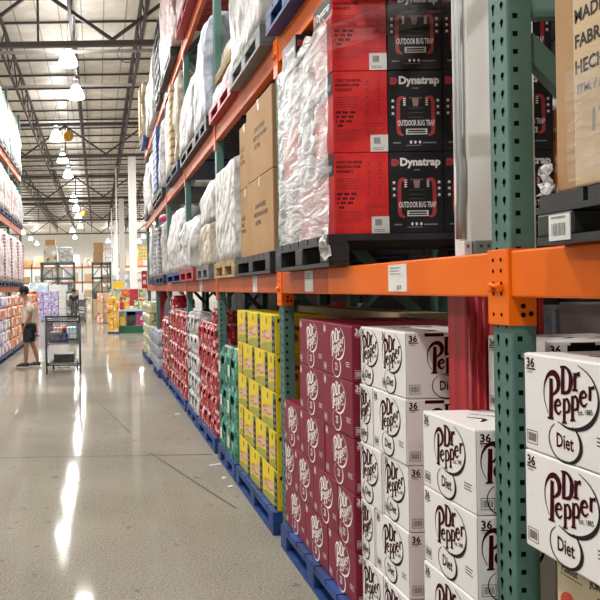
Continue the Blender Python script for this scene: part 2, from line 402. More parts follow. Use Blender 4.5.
CW, CL, CH = .236, .343, .258     # soda case: short side, long side, height
def barcode(F, x0, x1, y0, y1, mi, frame=True):
    if frame:
        t = .0016
        F.rect(x0,x1,y0,y0+t,mi); F.rect(x0,x1,y1-t,y1,mi); F.rect(x0,x0+t,y0,y1,mi); F.rect(x1-t,x1,y0,y1,mi)
    n = 9; w = (x1-x0)*.76/n
    for i in range(n): F.rect(x0+(x1-x0)*.12+i*w, x0+(x1-x0)*.12+i*w+w*(.35+.25*((i*7) % 3)/2), y0+(y1-y0)*.2, y1-(y1-y0)*.18, mi)
def print_lines(F, x, y, w, n, mi, rot=0, dy=.009, t=.0028):
    for i in range(n):
        F.rect(x, x + w*(1 - .13*(i % 2)), y - i*dy, y - i*dy + t, mi)

def make_case(kind, dy, dx, ay, slot=False):
    """a soda case, origin at the near-left-bottom corner: dx across (X), dy along the aisle (Y).
    ay = the aisle face shows the long side."""
    w = kind == 'white'
    body = MB().box(0, dx, 0, dy, 0, CH, 0, bev=.005).build('soda_case', M['wcase'] if w else M['mcase'])
    dark, mid, pale = (M['ink'], M['mark_m'], M['inkgrey']) if w else (M['mark_w'], M['mark_w'], M['mark_w'])
    sub = 'Diet' if w else '23'
    for face, length in ((aisle_face(dy, CH), dy), (near_face(dx, CH), dx)):
        F = face; big = length > .28
        if length > .12:
            r = .097 if big else min(.092, length*.41)
            cx = .535*length if big else .46*length
            soda_logo(F, cx, CH*.65, r*1.02, .081, sub)
            F.build('logo_print', [dark, mid], body)
        F = aisle_face(dy, CH) if face.n.x < 0 else near_face(dx, CH)
        F.text('36', .012, CH-.036, .034, 0, bold=.03); F.rect(.012, .05, CH-.043, CH-.039, 0)
        F.text('CANS', .014, CH-.052, .009, 0)
        barcode(F, .012, .055, .018, .054, 0)
        if big: print_lines(F, length*.80, CH*.32, length*.13, 3, 1)
        F.build('small_print', [mid if w else dark, dark], body)
    if slot:
        F = near_face(dx, CH); F.rect(dx*.18, dx*.5, CH-.03, CH-.012, 0); F.build('hand_slot', [M['hole']], body)
    if w:
        F = near_face(dx, CH); F.rect(.075, .15, CH-.017, CH-.004, 0); F.rect(0, .0018, .0, CH, 1); F.build('flap_edge', [M['mark_m'], M['inkgrey']], body)
        F = Face2D((0,0,CH), (0,-1,0), (1,0,0), (0,0,1))
        F = Face2D((0,dy,CH), (0,-1,0), (1,0,0), (0,0,1))
        F.ribbon([(dy*.25,dx*.5),(dy*.4,dx*.75),(dy*.62,dx*.72),(dy*.72,dx*.5)], (.004,.008,.012,.004), 0)
        F.ribbon([(dy*.4,dx*.35),(dy*.52,dx*.5),(dy*.64,dx*.36)], (.01,.014,.01), 0)
        F.build('top_print', [dark], body)
    return body
_cases = {}
def place_case(kind, x, y, z, dy, dx, label, group=None, slot=False):
    k = (kind, round(dy,3), round(dx,3), slot)
    if k not in _cases:
        _cases[k] = o = make_case(kind, dy, dx, dy > .3, slot)
    else:
        o = copy_tree(_cases[k])
    o.location = (x + random.uniform(-.005, .005), y, z); tag(o, label, 'soda case', group)
    return o

# ------------------------------------------------------------------ setting
XL, XR, YN, YF, ZR = -17, 15, -12, 84, 8.45
o = struct(MB().box(XL, XR, YN, YF, -.2, 0).build('floor', M['floor']))
def strip(pts, w=.009):
    F = Face2D((0,0,0), (1,0,0), (0,1,0), (0,0,1), .0012); F.ribbon(pts, [w]*len(pts), 0, sub=1)
    F.build('floor_joint', [M['joint']], o)
strip([(-.165, 10.95), (-.15, 60)], .022)
strip([(-.165, 10.95), (.1, 9.5), (.34, 8.0)], .028); strip([(.5, 7.0), (.8, 5.9), (1.0, 5.2)], .02)
strip([(XL+.1, 6.93), (1.1, 6.9)], .028); strip([(XL+.1, 10.97), (1.1, 10.95)], .03); strip([(XL+.1, 18.3), (1.1, 18.3)], .04)
for k, (x, y, w, a) in enumerate(((1.0, 6.45, .13, .3), (1.05, 6.0, .06, .9), (1.04, 5.75, .05, .2), (.98, 9.1, .08, .5))):
    f_ = MB(); f_.prism([(0,0,0),(w,0,.004),(w*.9,.035,.006),(.01,.03,.001)], (0,0,.0015))
    q_ = f_.build('paper_scrap', M['label'], None, (x, y, .0015), a); q_['label'] = 'white paper scrap on the floor beside the blue pallets, %s from the viewer' % ('second', 'first', 'nearest', 'farthest')[k] if k != 1 else 'tiny white paper scrap on the floor beside the yellow cases'; q_['category'] = 'scrap'
struct(MB().box(XL, XR, YF, YF+.2, 0, ZR+.1).build('wall_far', M['wallw']))
struct(MB().box(XL, XR, YN-.2, YN, 0, ZR+.1).build('wall_near', M['wallw']))
struct(MB().box(XL-.2, XL, YN, YF, 0, ZR+.1).build('wall_left', M['wallw']))
struct(MB().box(XR, XR+.2, YN, YF, 0, ZR+.1).build('wall_right', M['wallw']))
ceil = struct(MB().box(XL, XR, YN, YF, ZR, ZR+.15).build('ceiling', M['roof']))
y = 9.0
while y < 70:
    MB().box(-9, 8, y-.02, y+.02, ZR-.055, ZR-.005).build('purlin', M['purlin'], ceil); y += 1.45
F = MB()
for i in range(30):
    xx = -8 + i*.55
    F.box(xx-.012, xx+.012, 9, 70, ZR-.012, ZR)
F.build('insulation_seam', M['seam'], ceil)

# roof steel
COLY = [2.5, 15.1, 27.75, 40.4, 53.0, 65.7]
ZB, ZT = 6.95, 8.22
for i, gy in enumerate(COLY[1:]):
    t = thing('roof_truss', '%s dark steel truss crossing the roof above the aisle' % ('nearest', 'second nearest', 'middle', 'second farthest', 'farthest')[i], 'truss', (0, gy, ZB), 0, 'roof trusses across the aisle')
    MB().box(-9.5, 8.5, -.06, .06, -.055, .055).build('bottom_chord', M['steel'], t)
    MB().box(-9.5, 8.5, -.06, .06, ZT-ZB-.06, ZT-ZB+.06).build('top_chord', M['steel'], t)
    x0 = -9.2; k = 0
    while x0 < 7.2:
        a = (x0, 0, .08 if k % 2 == 0 else ZT-ZB-.06); b = (x0+1.6, 0, ZT-ZB-.06 if k % 2 == 0 else .08)
        MB().bar(a, b, .07).build('diagonal', M['steel'], t)
        if k % 2 == 0: MB().bar((x0+1.6,0,.08), (x0+1.6,0,ZT-ZB-.06), .05).build('post', M['steel'], t)
        x0 += 1.6; k += 1
for i, (jx, nm) in enumerate(((-3.9,'leftmost'), (-2.25,'left-hand'), (-.5,'middle'), (1.1,'right-hand'), (2.8,'rightmost'))):
    t = thing('roof_joist', '%s lattice joist running lengthwise under the roof' % nm, 'joist', (jx, 0, 7.45), 0, 'lattice joists along the aisle')
    MB().box(-.032, .032, 9.5, 69.5, -.035, .035).build('bottom_chord', M['steel'], t)
    MB().box(-.045, .045, 9.5, 69.5, .76, .8).build('top_chord', M['steel'], t)
    F = MB(); y = 9.6; k = 0
    while y < 69:
        F.bar((0, y, .04 if k % 2 == 0 else .76), (0, y+.9, .76 if k % 2 == 0 else .04), .035); y += .9; k += 1
    F.build('lattice_web', M['steel'], t)
for i, (py, pz) in enumerate(((16.6, 7.3), (20.4, 7.6), (33.5, 7.5))):
    tag(MB().tube([(-9, py, pz), (8, py, pz)], .045, 8).build('sprinkler_pipe', M['pipe']), ('nearest grey sprinkler pipe crossing below the roof', 'second grey sprinkler pipe crossing below the roof', 'farthest grey sprinkler pipe crossing below the roof')[i], 'pipe', 'sprinkler pipes')
# hanging lights
lamp0 = None
LAMPS = [(-.61,16.2,0),(-.51,19.0,1),(-1.37,24.3,2),(-1.35,28.4,3),(-1.29,32.2,4),(-1.35,40.9,5),(-1.34,45.6,6),(-1.35,50.5,7),(-1.41,58.4,8),(-2.2,62.5,9),(-2.25,70.5,10),(-1.35,10.5,11),(-1.35,4.8,12),(-1.35,-1,13),(-1.35,-7,14)]
sideL = [(-6.8, 4+7.5*k) for k in range(11)]; sideR = [(4.7, -4+7.5*k) for k in range(12)]
_sl = []
def side_light(d):
    if not _sl: _sl.append(d.copy()); _sl[0].energy = LAMP_W*1.6
    return _sl[0]
def lamp(x, y, label, group):
    global lamp0
    if lamp0 is None:
        t = thing('pendant_lamp', label, 'ceiling lamp', (0,0,0), 0, group)
        MB().lathe([(.225,0),(.225,.03),(.205,.11),(.16,.22),(.115,.3),(.1,.34)], seg=20).build('lamp_shade', M['lampw'], t)
        MB().lathe([(.1,.34),(.1,.48),(.06,.52)], seg=14).build('ballast', M['lampcap'], t)
        MB().tube([(0,0,.5),(0,0,1.2)], .008, 6).build('hanging_rod', M['steel'], t)
        lamp0 = t
    else: t = copy_tree(lamp0)
    t.location = (x, y, 6.85); tag(t, label, 'ceiling lamp', group)
    for c in t.children:
        if c.type == 'LIGHT' and c.data.type == 'AREA' and 'main' not in group:
            c.data = side_light(c.data)
    if any(c.type == 'LIGHT' for c in t.children): return
    l = bpy.data.lights.new('lamp_light', 'AREA'); l.shape = 'DISK'; l.size = .44; l.energy = LAMP_W if 'main' in group else LAMP_W*1.6; l.color = (1, .985, .96)
    lo = bpy.data.objects.new('lamp_light', l); COL.objects.link(lo); lo.parent = t; lo.location = (0, 0, -.02)
    l = bpy.data.lights.new('lamp_uplight', 'POINT'); l.energy = LAMP_UP; l.shadow_soft_size = .12; l.color = (1, .985, .96)
    lo = bpy.data.objects.new('lamp_uplight', l); COL.objects.link(lo); lo.parent = t; lo.location = (0, 0, .72)
LAMP_W = 125; LAMP_UP = 38
for x, y, i in LAMPS:
    if i < 11: lb = 'white bell lamp hanging over the main aisle, %s from the front' % ORD[i+1]
    else: lb = 'white bell lamp over the main aisle above or behind the viewer'
    lamp(x, y, lb, 'bell lamps over the main aisle')
for k, x in enumerate((-13, -9.5, 1.2, 9, 12.5)): lamp(x, 77, 'added bell lamp to brighten the far wall, %s from the left' % ORD[k+1], 'added bell lamps brightening the far wall')  # extra lamps added to brighten the far wall
for k, (x, y) in enumerate(sideL): lamp(x, y, 'white bell lamp over the aisle on the left, %s from the front' % ORD[k+1], 'bell lamps over the left aisle')
for k, (x, y) in enumerate(sideR): lamp(x, y, 'white bell lamp over the aisle on the right, %s from the front' % ORD[k+1], 'bell lamps over the right aisle')
for (x, y, z, lb) in ((-.93, 24.0, 6.75, 'amber globe hanging under the roof beside the third bell lamp'), (-.85, 46, 6.5, 'small amber globe hanging far down the aisle')):
    t = thing('hanging_globe', lb, 'globe', (x, y, z), 0, 'amber globes under the roof')
    MB().lathe([(.02,0),(.1,.02),(.17,.1),(.19,.2),(.16,.31),(.09,.37),(.02,.39)], seg=18).build('globe', M['amber'], t)
    MB().tube([(0,0,.39),(0,0,1.4)], .012, 6).build('hanging_rod', M['steel'], t)
    MB().lathe([(.06,.37),(.06,.45)], seg=10).build('cap', M['steel'], t)
t = MB().tube([(.72+.22*math.cos(a*PI/12), 15.06, 6.715+.19*math.sin(a*PI/12)) for a in range(25)], .009, 6).build('cable_loop', M['steel'])
tag(t, 'coiled cable loop hanging from the nearest roof truss', 'cable')

# building columns
for i, cy in enumerate(COLY):
    near = i == 0
    x0, x1 = (1.30, 1.54) if near else (1.275, 1.572)
    lb = ['white square building column with red guard behind the front green post', 'white building column inside the rack, hidden by its pallets', 'nearest tall white column past the end of the right rack', 'second tall white column past the end of the right rack', 'third white column far down the building', 'last white column far down the building'][i]
    t = thing('building_column', lb, 'column', (0, cy, 0), 0, 'white building columns')
    dc = .05 if near else .1
    MB().box(x0, x1, -dc, dc, 0, 6.89 if not near else 8.3, bev=.008).build('shaft', M['colw'], t)
    g = MB(); N = 22
    g.box(x0-.022, x1+.012, -dc-.02, dc+.02, 0, 1.66, bev=.012)
    nk = 11 if near else 13
    for k in range(nk): g.tube([(x0-.01+k*(x1-x0)/(nk-1), -dc-.02, .01), (x0-.01+k*(x1-x0)/(nk-1), -dc-.02, 1.65)], .0085, 6)
    g.build('guard', M['colr'], t)
    if near:
        for q, (yy, r) in enumerate(((-.03, .013), (.0, .009))):
            MB().tube([(1.29,yy,1.80),(1.29,yy,1.9),(1.288,yy-.012,1.95),(1.288,yy-.014,2.05),(1.29,yy,2.11),(1.29,yy,8)], r, 10).build('conduit', M['conduit'], t)
        b = MB().box(1.302, 1.372, -.085, -.05, 1.708, 1.79, bev=.004).build('junction_box', M['conduit'], t)
        F = Face2D((0,-.085,0),(1,0,0),(0,0,1),(0,-1,0))
        for sx_ in (1.325, 1.35):
            for sz_ in (1.73, 1.77): F.ell(sx_, sz_, .006, .006, 0)
        F.build('screw', [M['steel']], b)
        l = MB().box(1.272, 1.30, -.075, -.04, 1.712, 1.79, bev=.003).build('switch_plate', M['label'], t)
        F = Face2D((0,-.075,0),(1,0,0),(0,0,1),(0,-1,0)); F.rect(1.28,1.288,1.765,1.777,0); F.rect(1.28,1.292,1.73,1.735,1); F.build('switch_mark', [M['redboard'], M['ink']], l)
for k in range(3):   # thinner white posts of the far cooler room
    tag(MB().box(.98+k*.06-.12*(k == 1), 1.05+k*.06-.12*(k == 1), 36+10*k, 36.1+10*k, 0, 7.9-.9*k).build('cooler_post', M['colw']), 'slim white post left of the tall columns, %s from the front' % ORD[k+1], 'post', 'slim white posts')

# ------------------------------------------------------------------ pallet racks
BEAMS_R = [(1.60, 1.732), (3.06, 3.215), (4.72, 4.875)]
POST_F = [-.36, 2.08, 4.53, 6.88, 9.25, 11.75, 14.1, 16.5]   # far edges of the uprights
def upright(t, x0, side, yf, h, detail, x_back):
    """front post with its face towards the aisle; side=-1 when the aisle lies at -X"""
    f = MB(); y0 = yf-.1
    xa, xb = (x0, x0+.07) if side < 0 else (x0-.07, x0)
    f.box(xa, xb, y0, yf, 0, h, bev=.006)
    if detail:
        mb = Face2D((x0, yf, 0), (0,-1,0), (0,0,1), (-1,0,0), .0007); nf = Face2D((xa, y0, 0), (1,0,0), (0,0,1), (0,-1,0), .0007)
        mb.mb = nf.mb = f
        z = .06
        while z < min(h, detail):
            for u in (.03, .072):
                mb.ell(u, z + (.0 if u < .05 else -.008), .0075, .0095, 1, 8); mb.poly([(u-.004, z-.006), (u+.004, z-.006), (u+.002, z-.024), (u-.002, z-.024)], 1)
            nf.rect(.014, .028, z-.007, z+.007, 1)
            z += .0508
    f.build('upright_post', [M['green'], M['hole']], t)
    xr = x_back; s = 1 if side < 0 else -1
    MB().box(min(xr-.07*s, xr), max(xr-.07*s, xr), y0, yf, 0, h, bev=.004).build('rear_post', M['green'], t)
    a, b = (x0+.07*s, xr-.07*s); ym = (y0+yf)/2
    for za_, zb_ in ((.28, 1.22), (2.34, 1.34), (2.52, 3.5), (4.6, 3.6), (4.75, 5.8)):
        if max(za_, zb_) < h: MB().bar((a, ym, za_), (b, ym, zb_), .035, .06).build('diagonal_brace', M['green'], t)
    for zz in (.2, 1.28, 2.43, 3.55, 4.68):
        if zz < h and zz != 1.28: MB().bar((a, ym, zz), (b, ym, zz), .035, .05).build('horizontal_brace', M['green'], t)
def beam(t, x, side, ya, yb, z0, z1, m):
    xa, xb = (x-.006, x+.05) if side < 0 else (x-.05, x+.006)
    b = MB(); b.box(xa, xb, ya+.004, yb-.004, z0, z1, bev=.006); return b.build('beam', m, t)
def bracket(t, x, side, y0, y1, z0, z1, m, near):
    b = MB(); xa = x-.012 if side < 0 else x
    b.box(xa, xa+.012, y0, y1, z0, z1, bev=.002)
    if near: b.box(x-.012, x+.066, y0-.006, y0-.001, z0, z1)
    p = b.build('end_bracket', m, t)
    if near:
        F = Face2D((xa, y1, 0), (0,-1,0), (0,0,1), (-1,0,0), .0008)
        hb = MB()
        for z in (z1-.03, z1-.062, z0+.03, z0+.09, z0+.12):
            for u in (.03, .07): hb.lathe([(.007,0),(.006,.003)], seg=10) if False else F.ell(u, z, .005, .006, 0, 10)
        F.build('rivet_holes', [M['hole']], p)
        cl = MB()
        for u in (.03, .072): cl.tube([(xa-.012, y1-u, z1-.1), (xa-.002, y1-u, z1-.112), (xa-.012, y1-u, z1-.122)], .007, 8)
        cl.tube([(xa-.008, y1-.03, z1-.1), (xa-.008, y1-.075, z1-.112)], .006, 8)
        cl.build('safety_clip', M['orange'], p)
        bf = MB()
        for px_, pz in ((x+.02, z0+.03), (x+.045, z0+.032), (x+.02, z0+.09)): bf.lathe([(.006,0),(.006,.001)], (px_, 0, pz), 8)
        F = Face2D((x-.012, y0-.006, 0), (1,0,0), (0,0,1), (0,-1,0), .0008)
        for px_, pz in ((.04, z0+.03), (.062, z0+.033), (.04, z0+.055), (.04, z0+.1)): F.ell(px_, pz, .0075, .0075, 0, 10)
        F.build('bolt_holes', [M['hole']], p)
XF = 1.17; XB = 2.22
rack = thing('pallet_rack', 'green and orange steel pallet rack along the right of the aisle', 'rack', (0, 0, 0))
for i, yf in enumerate(POST_F):
    upright(rack, XF, -1, yf, 6.2 if i > 0 else 3.4, 3.4 if i in (1, 2) else (2.0 if i == 3 else 0), XB)
for i in range(len(POST_F)-1):
    for j, (z0, z1) in enumerate(BEAMS_R):
        m = M['orange'] if (i == 1 and j <= 1) or i == 0 else M['orange_worn']
        if j == 2 and i == 0: continue
        beam(rack, XF, -1, POST_F[i], POST_F[i+1]-.1, z0, z1, m)
        beam(rack, XB, 1, POST_F[i], POST_F[i+1]-.1, z0, z1, M['orange_worn'])
for i, yf in enumerate(POST_F[1:]):
    for j, (z0, z1) in enumerate(BEAMS_R):
        bracket(rack, XF, -1, yf-.1, yf, z0-.08, z1+.006, M['orange'] if i < 2 else M['orange_worn'], i < 2)
# worn, darker stretch of the front beam and paper tags stuck to it
F = Face2D((XF-.006, 4.4, 1.602), (0,-1,0), (0,0,1), (-1,0,0), .0009); F.rect(.0, .86, .004, .126, 0); w_ = F.build('worn_patch', [M['orange_worn']], rack); w_['label'] = 'scuffed darker stretch of the orange beam'
def price_tag(y, w, h, z, txt, lb):
    b = MB().box(XF-.0085, XF-.006, y-w, y, z, z+h).build('price_tag', M['label'], rack); b['label'] = lb
    F = Face2D((XF-.0085, y, z), (0,-1,0), (0,0,1), (-1,0,0), .0005)
    print_lines(F, w*.1, h*.85, w*.6, 3, 1, dy=h*.11, t=h*.035)
    F.text(txt, w*.48, h*.08, h*.2, 0, sx=.9, bold=.02); F.rect(w*.08, w*.9, h*.55, h*.555, 1)
    F.build('tag_print', [M['ink'], M['inkgrey']], b)
price_tag(2.80, .165, .105, 1.615, '20.75', 'white paper price tag on the orange beam')
price_tag(3.93, .15, .115, 1.612, '', 'worn clear tag holder on the beam')
price_tag(5.25, .14, .12, 1.606, '', 'small tag on the far beam')
price_tag(8.0, .2, .12, 1.606, '', 'small tag on the farthest beam')
MB().lathe([(.009,0),(.009,.012)], seg=8).build('bolt', M['bolt'], rack, (XF+.035, 1.972, 1.43)).rotation_euler = (PI/2, 0, 0)
MB().tube([(XF+.02,1.968,1.437),(XF+.05,1.968,1.428)], .008, 8).build('locking_pin', M['bolt'], rack)

# the rack standing back to back
rack2 = thing('pallet_rack', 'steel pallet rack back to back behind the right-hand rack', 'rack', (0,0,0))
for i, yf in enumerate(POST_F): upright(rack2, 3.5, 1, yf, 5, 0, 2.44)
for i in range(7):
    for z0, z1 in BEAMS_R[:2]:
        beam(rack2, 2.44, -1, POST_F[i], POST_F[i+1]-.1, z0, z1, M['orange_worn']); beam(rack2, 3.5, 1, POST_F[i], POST_F[i+1]-.1, z0, z1, M['orange_worn'])
# left rack
rackL = thing('pallet_rack', 'orange-beamed pallet rack on the left holding paper towel packs', 'rack', (0,0,0))
PL = [15.3, 18.1, 20.95]
for yf in PL: upright(rackL, -2.25, 1, yf, 6.9, 0, -3.3)
for i in range(2):
    for z0, z1 in ((1.62,1.76), (3.3,3.47), (4.88,5.06)):
        beam(rackL, -2.25, 1, PL[i], PL[i+1]-.1, z0, z1, M['orange_worn']); beam(rackL, -3.3, -1, PL[i], PL[i+1]-.1, z0, z1, M['orange_worn'])

# ------------------------------------------------------------------ pallets
def pallet(x, y, z, dx, dy, h, m, label, group=None, detail=True):
    t = thing('pallet', label, 'pallet', (x, y, z), 0, group)
    d = MB(); n = max(4, int(dy/.16))
    for k in range(n): d.box(0, dx, k*dy/n+.004, (k+1)*dy/n-.012, h-.03, h)
    d.box(0, .09, 0, dy, h-.045, h-.03); d.box(dx-.09, dx, 0, dy, h-.045, h-.03)
    d.build('deck', m, t)
    for bx in (0, dx-.1):
        for k in range(3):
            by = k*(dy-.13)/2
            MB().box(bx, bx+.1, by, by+.13, .02, h-.045, bev=.006).build('block', m, t)
    for bx in (0, dx-.1): MB().box(bx, bx+.1, 0, dy, 0, .02).build('runner', m, t)
    return t

# ------------------------------------------------------------------ floor stacks on the right
PZ = .152
# pallet C: nearest, right of the front post
pallet(1.12, .85, 0, 1.0, 1.05, .15, M['blue_pl'], 'blue floor pallet nearest the viewer, right of the front green post', 'blue floor pallets')
zt = 1.455
for r, z in enumerate((zt-CH-.002, zt-2*CH-.004)):
    place_case('white', 1.15, 1.55, z, CL, CW, ('white diet soda case right of the front green post, upper of two', 'white diet soda case right of the front green post, lower of two')[r], 'white soda cases by the front post')
z0 = zt-2*CH-.006
# beige cartons under them
def beige(x, y, z, dy, dx, h, label, full):
    b = MB().box(0, dx, 0, dy, 0, h, bev=.004).build('beige_carton', M['beige'], None, (x, y, z)); tag(b, label, 'carton', 'beige soda cartons')
    F = aisle_face(dy, h); cx = dy*.42
    if full:
        F.text('Fallout', .02, h-.036, .03, 0, sx=.75, bold=.01); F.rect(.016, .1, h-.045, h-.043, 0)
        F.text('JONES', .125, h-.036, .026, 0, sx=.8, bold=.02); print_lines(F, .15, h-.055, .05, 1, 0)
        F.ell(.045, h-.115, .03, .03, 1); F.rect(.015, .075, h-.15, h-.115, 1); F.rect(.02,.07,h-.143,h-.12,2)
        F.text('Nuka Cola', .09, h-.125, .026, 0, sx=.6, bold=.01); F.ell(.19, h-.09, .016, .02, 0); F.ell(.19, h-.09, .011, .014, 2)
        F.rect(.18, .205, h-.15, h-.118, 0)
        F.ell(.09, h-.19, .025, .03, 1); F.ell(.17, h-.19, .02, .03, 3)
    F.build('carton_print', [M['ink'], M['redink'], M['beige'], M['olive']], b)
hz = (z0-PZ)/3
for r in range(3):
    beige(1.19, 1.615, PZ+r*hz, .22, .34, hz-.002, 'beige soda carton under the white cases, %s, next to the post' % ('lowest', 'middle', 'highest')[r], True)
    beige(1.19, 1.39, PZ+r*hz, .22, .34, hz-.002, 'beige soda carton under the white cases, %s, at the photo edge' % ('lowest', 'middle', 'highest')[r], True)
for r in range(5): place_case('maroon' if r == 4 else 'white', 1.56 if r < 3 else 1.40, 1.54, PZ+.002+r*.2605, CL, CW, 'soda case behind the near white cases, %s' % rowname(4-r, 5), 'cases behind the near stack')
# pallet A: half pallet behind the post
pallet(1.10, 2.10, 0, .6, .31, .15, M['blue_pl'], 'short blue pallet under the white cases just left of the front post', 'blue floor pallets')
za = 1.203
for r in range(4):
    place_case('white', 1.125, 2.100, za-(r+1)*(CH+.002), CL, CW, 'white diet soda case just left of the front green post, %s' % rowname(r, 4), 'white soda cases left of the front post')
    place_case('white', 1.365, 2.100, za-(r+1)*(CH+.002), CL, CW, 'white diet soda case behind the front post, inner column, %s' % rowname(r, 4), 'white soda cases left of the front post')
    if r == 3:
        pass
place_case('white', 1.345, 2.105, za+.001, CL-.03, CL+.02, 'white soda case with a hand slot standing behind the front green post', None, slot=True)
# pallet B
pallet(1.17, 2.715, 0, 1.0, .5, .15, M['blue_pl'], 'blue pallet under the white cases beside the maroon cases', 'blue floor pallets')
zb = 1.457; yb = 2.722
for r in range(5):
    z = zb-(r+1)*(CH+.0025); nm = rowname(r, 5)
    if r % 2 == 0:
        place_case('white', 1.19, yb, z, CW, CL, 'right white diet soda case, %s, stack touching the maroon cases' % nm, 'white soda cases beside the maroon stack')
        place_case('white', 1.19, yb+CW+.003, z, CW, CL, 'left white diet soda case, %s, stack touching the maroon cases' % nm, 'white soda cases beside the maroon stack')
    else:
        place_case('white', 1.188, yb, z, CL-.02, CL, 'wide right white diet soda case, %s, stack touching the maroon cases' % nm, 'white soda cases beside the maroon stack')
        place_case('white', 1.188, yb+CL-.017, z, .15, CL, 'narrow left white diet soda case, %s, stack touching the maroon cases' % nm, 'white soda cases beside the maroon stack')
# maroon pallet
pallet(1.13, 3.21, 0, .9, 1.22, .15, M['blue_pl'], 'blue pallet under the maroon soda cases', 'blue floor pallets')
rows = [[3.215, 3.635, 4.075], [3.215, 3.635, 4.075], [3.215, 3.635, 4.075, 4.43], [3.215, 3.435, 3.825, 4.2, 4.44], [3.215, 3.605, 4.0, 4.43]]
for r, e in enumerate(rows):
    for k in range(len(e)-1):
        place_case('maroon', 1.165, e[k]+.002, zb-(r+1)*(CH+.0025), e[k+1]-e[k]-.004, .3, 'maroon soda case, %s of its stack, %s from the right' % (rowname(r, 5), ORD[k+1]), 'maroon soda cases')
for k in range(2): place_case('maroon', 1.48, (3.215, 3.635)[k], zb-CH-.0025, .41, .3, 'maroon soda case in the inner top row of the maroon stack, %s one' % ('right', 'left')[k], 'maroon soda cases')
for k in range(2):
    for r in range(1, 5): place_case('maroon', 1.48, (3.215, 3.635)[k], zb-(r+1)*(CH+.0025), .41, .3, 'maroon soda case in the inner column of the maroon stack, %s, %s one' % (rowname(r, 5), ('right', 'left')[k]), 'maroon soda cases')

# yellow pallet
def make_yellow(dy):
    dx = .34
    b = MB().box(0, dx, 0, dy, 0, CH, bev=.005).build('yellow_case', M['ycase'])
    F = aisle_face(dy, CH); h = CH
    s = min(1, dy/.4); e = dy-.085*s
    F.poly([(.02*s, h*.42), (e, h*.68), (e, h*.36), (.02*s, h*.24)], 0)
    F.poly([(0, h*.02), (e, h*.02), (e, h*.3), (.1*s, h*.22), (0, h*.12)], 1)
    F.ribbon([(.05*s,h*.34),(.13*s,h*.4),(.2*s,h*.34),(e*.9,h*.42)], (.004,.012,.016,.006), 2)
    for i in range(4): F.rect(.06*s+i*.05*s, .085*s+i*.05*s, h*(.44+.025*i), h*(.53+.025*i), 3)
    F.ell(e*.55, h*.83, .012, .025, 4, 8)
    F.build('picture_panel', [M['tan'], M['olive'], M['redink'], M['redink'], M['ink']], b)
    F = aisle_face(dy, CH); F.rect(e+.004, dy-.004, .004, h*.84, 0); F.rect(e+.004, dy-.004, h*.84, h-.004, 1)
    for i in range(4): F.off = .0014; F.rect(e+.02*s, dy-.02*s, h*(.1+.17*i), h*(.19+.17*i), 2)
    F.build('facts_strip', [M['ink'], M['pgreen'], M['inkgrey']], b)
    F = near_face(dx, CH); F.ell(.12, h*.42, .03, .03, 0, 14); F.ell(.03, h*.85, .015, .015, 1, 10); F.rect(.02, .3, h*.1, h*.12, 2); F.ribbon([(.03,h*.6),(.12,h*.66),(.26,h*.6)], (.01,.03,.01), 0)
    F.build('end_print', [M['redink'], M['ink'], M['olive']], b)
    return b
pallet(1.13, 4.62, 0, .9, 1.26, .15, M['blue_pl'], 'blue pallet under the yellow drink cases', 'blue floor pallets')
yc = {}
for r in range(5):
    e = [4.625, 5.045, 5.465, 5.875] if r % 2 == 0 else [4.625, 4.835, 5.24, 5.66, 5.875]
    for k in range(len(e)-1):
        d = round(e[k+1]-e[k]-.004, 3)
        if d not in yc: yc[d] = q = make_yellow(d)
        else: q = copy_tree(yc[d])
        q.location = (1.165, e[k]+.002, zb-(r+1)*(CH+.0025))
        tag(q, 'yellow drink case, %s of its stack, %s from the right' % (rowname(r, 5), ORD[k+1]), 'drink case', 'yellow drink cases')

# shrink-wrapped bottle packs
def make_pack(name, m, dx, dy, h, hole=True, mlab='label', capm='label'):
    b = MB(); n = 3; seg = 5
    out = []
    for k in range(n):
        for i in range(seg):
            a = PI*i/(seg-1); out.append((.022 - .022*math.sin(a), dy*(k + .5 - .5*math.cos(a))/n, 0))
    out += [(dx, dy, 0), (dx, 0, 0)]
    zs = [(0, .97), (h*.08, 1), (h*.6, 1), (h*.74, .93), (h*.86, .7), (h, .62)]
    rings = []
    for z, s in zs: rings.append([b.bm.verts.new((p[0]*s + dx*(1-s)*.2, dy/2+(p[1]-dy/2)*(s*.25+.75), z)) for p in out])
    for i in range(len(rings)-1):
        for k in range(len(out)):
            f = b.bm.faces.new((rings[i][k], rings[i][(k+1) % len(out)], rings[i+1][(k+1) % len(out)], rings[i+1][k]))
    b.bm.faces.new(rings[0][::-1]); b.bm.faces.new(rings[-1])
    o_ = b.build(name, m)
    c = MB()
    for k in range(n):
        for xx in (.07, .07+dx*.35): c.lathe([(.02,h*.97),(.02,h*1.04)], (xx, dy*(k+.5)/n*.9+dy*.05, 0), 8)
    tmp = c.mesh('p', []); bm = bmesh.new(); bm.from_mesh(tmp)
    for f in bm.faces: f.material_index = 1
    bm.from_mesh(o_.data); o_.data.materials.append(M[capm]); bm.to_mesh(o_.data); bm.free(); bpy.data.meshes.remove(tmp)
    l = Face2D((-.001, dy, 0), (0,-1,0), (0,0,1), (-1,0,0)); l.rect(dy*.05, dy*.3, h*.2, h*.55, 0); l.build('label_patch', [M[mlab]], o_)
    if hole:
        l = Face2D((0, dy, 0), (0,-1,0), (0,0,1), (-1,0,0)); l.off = .002; l.ell(dy*.6, h*.64, dy*.15, h*.13, 0, 12); l.build('carry_hole', [M['hole']], o_)
    return o_
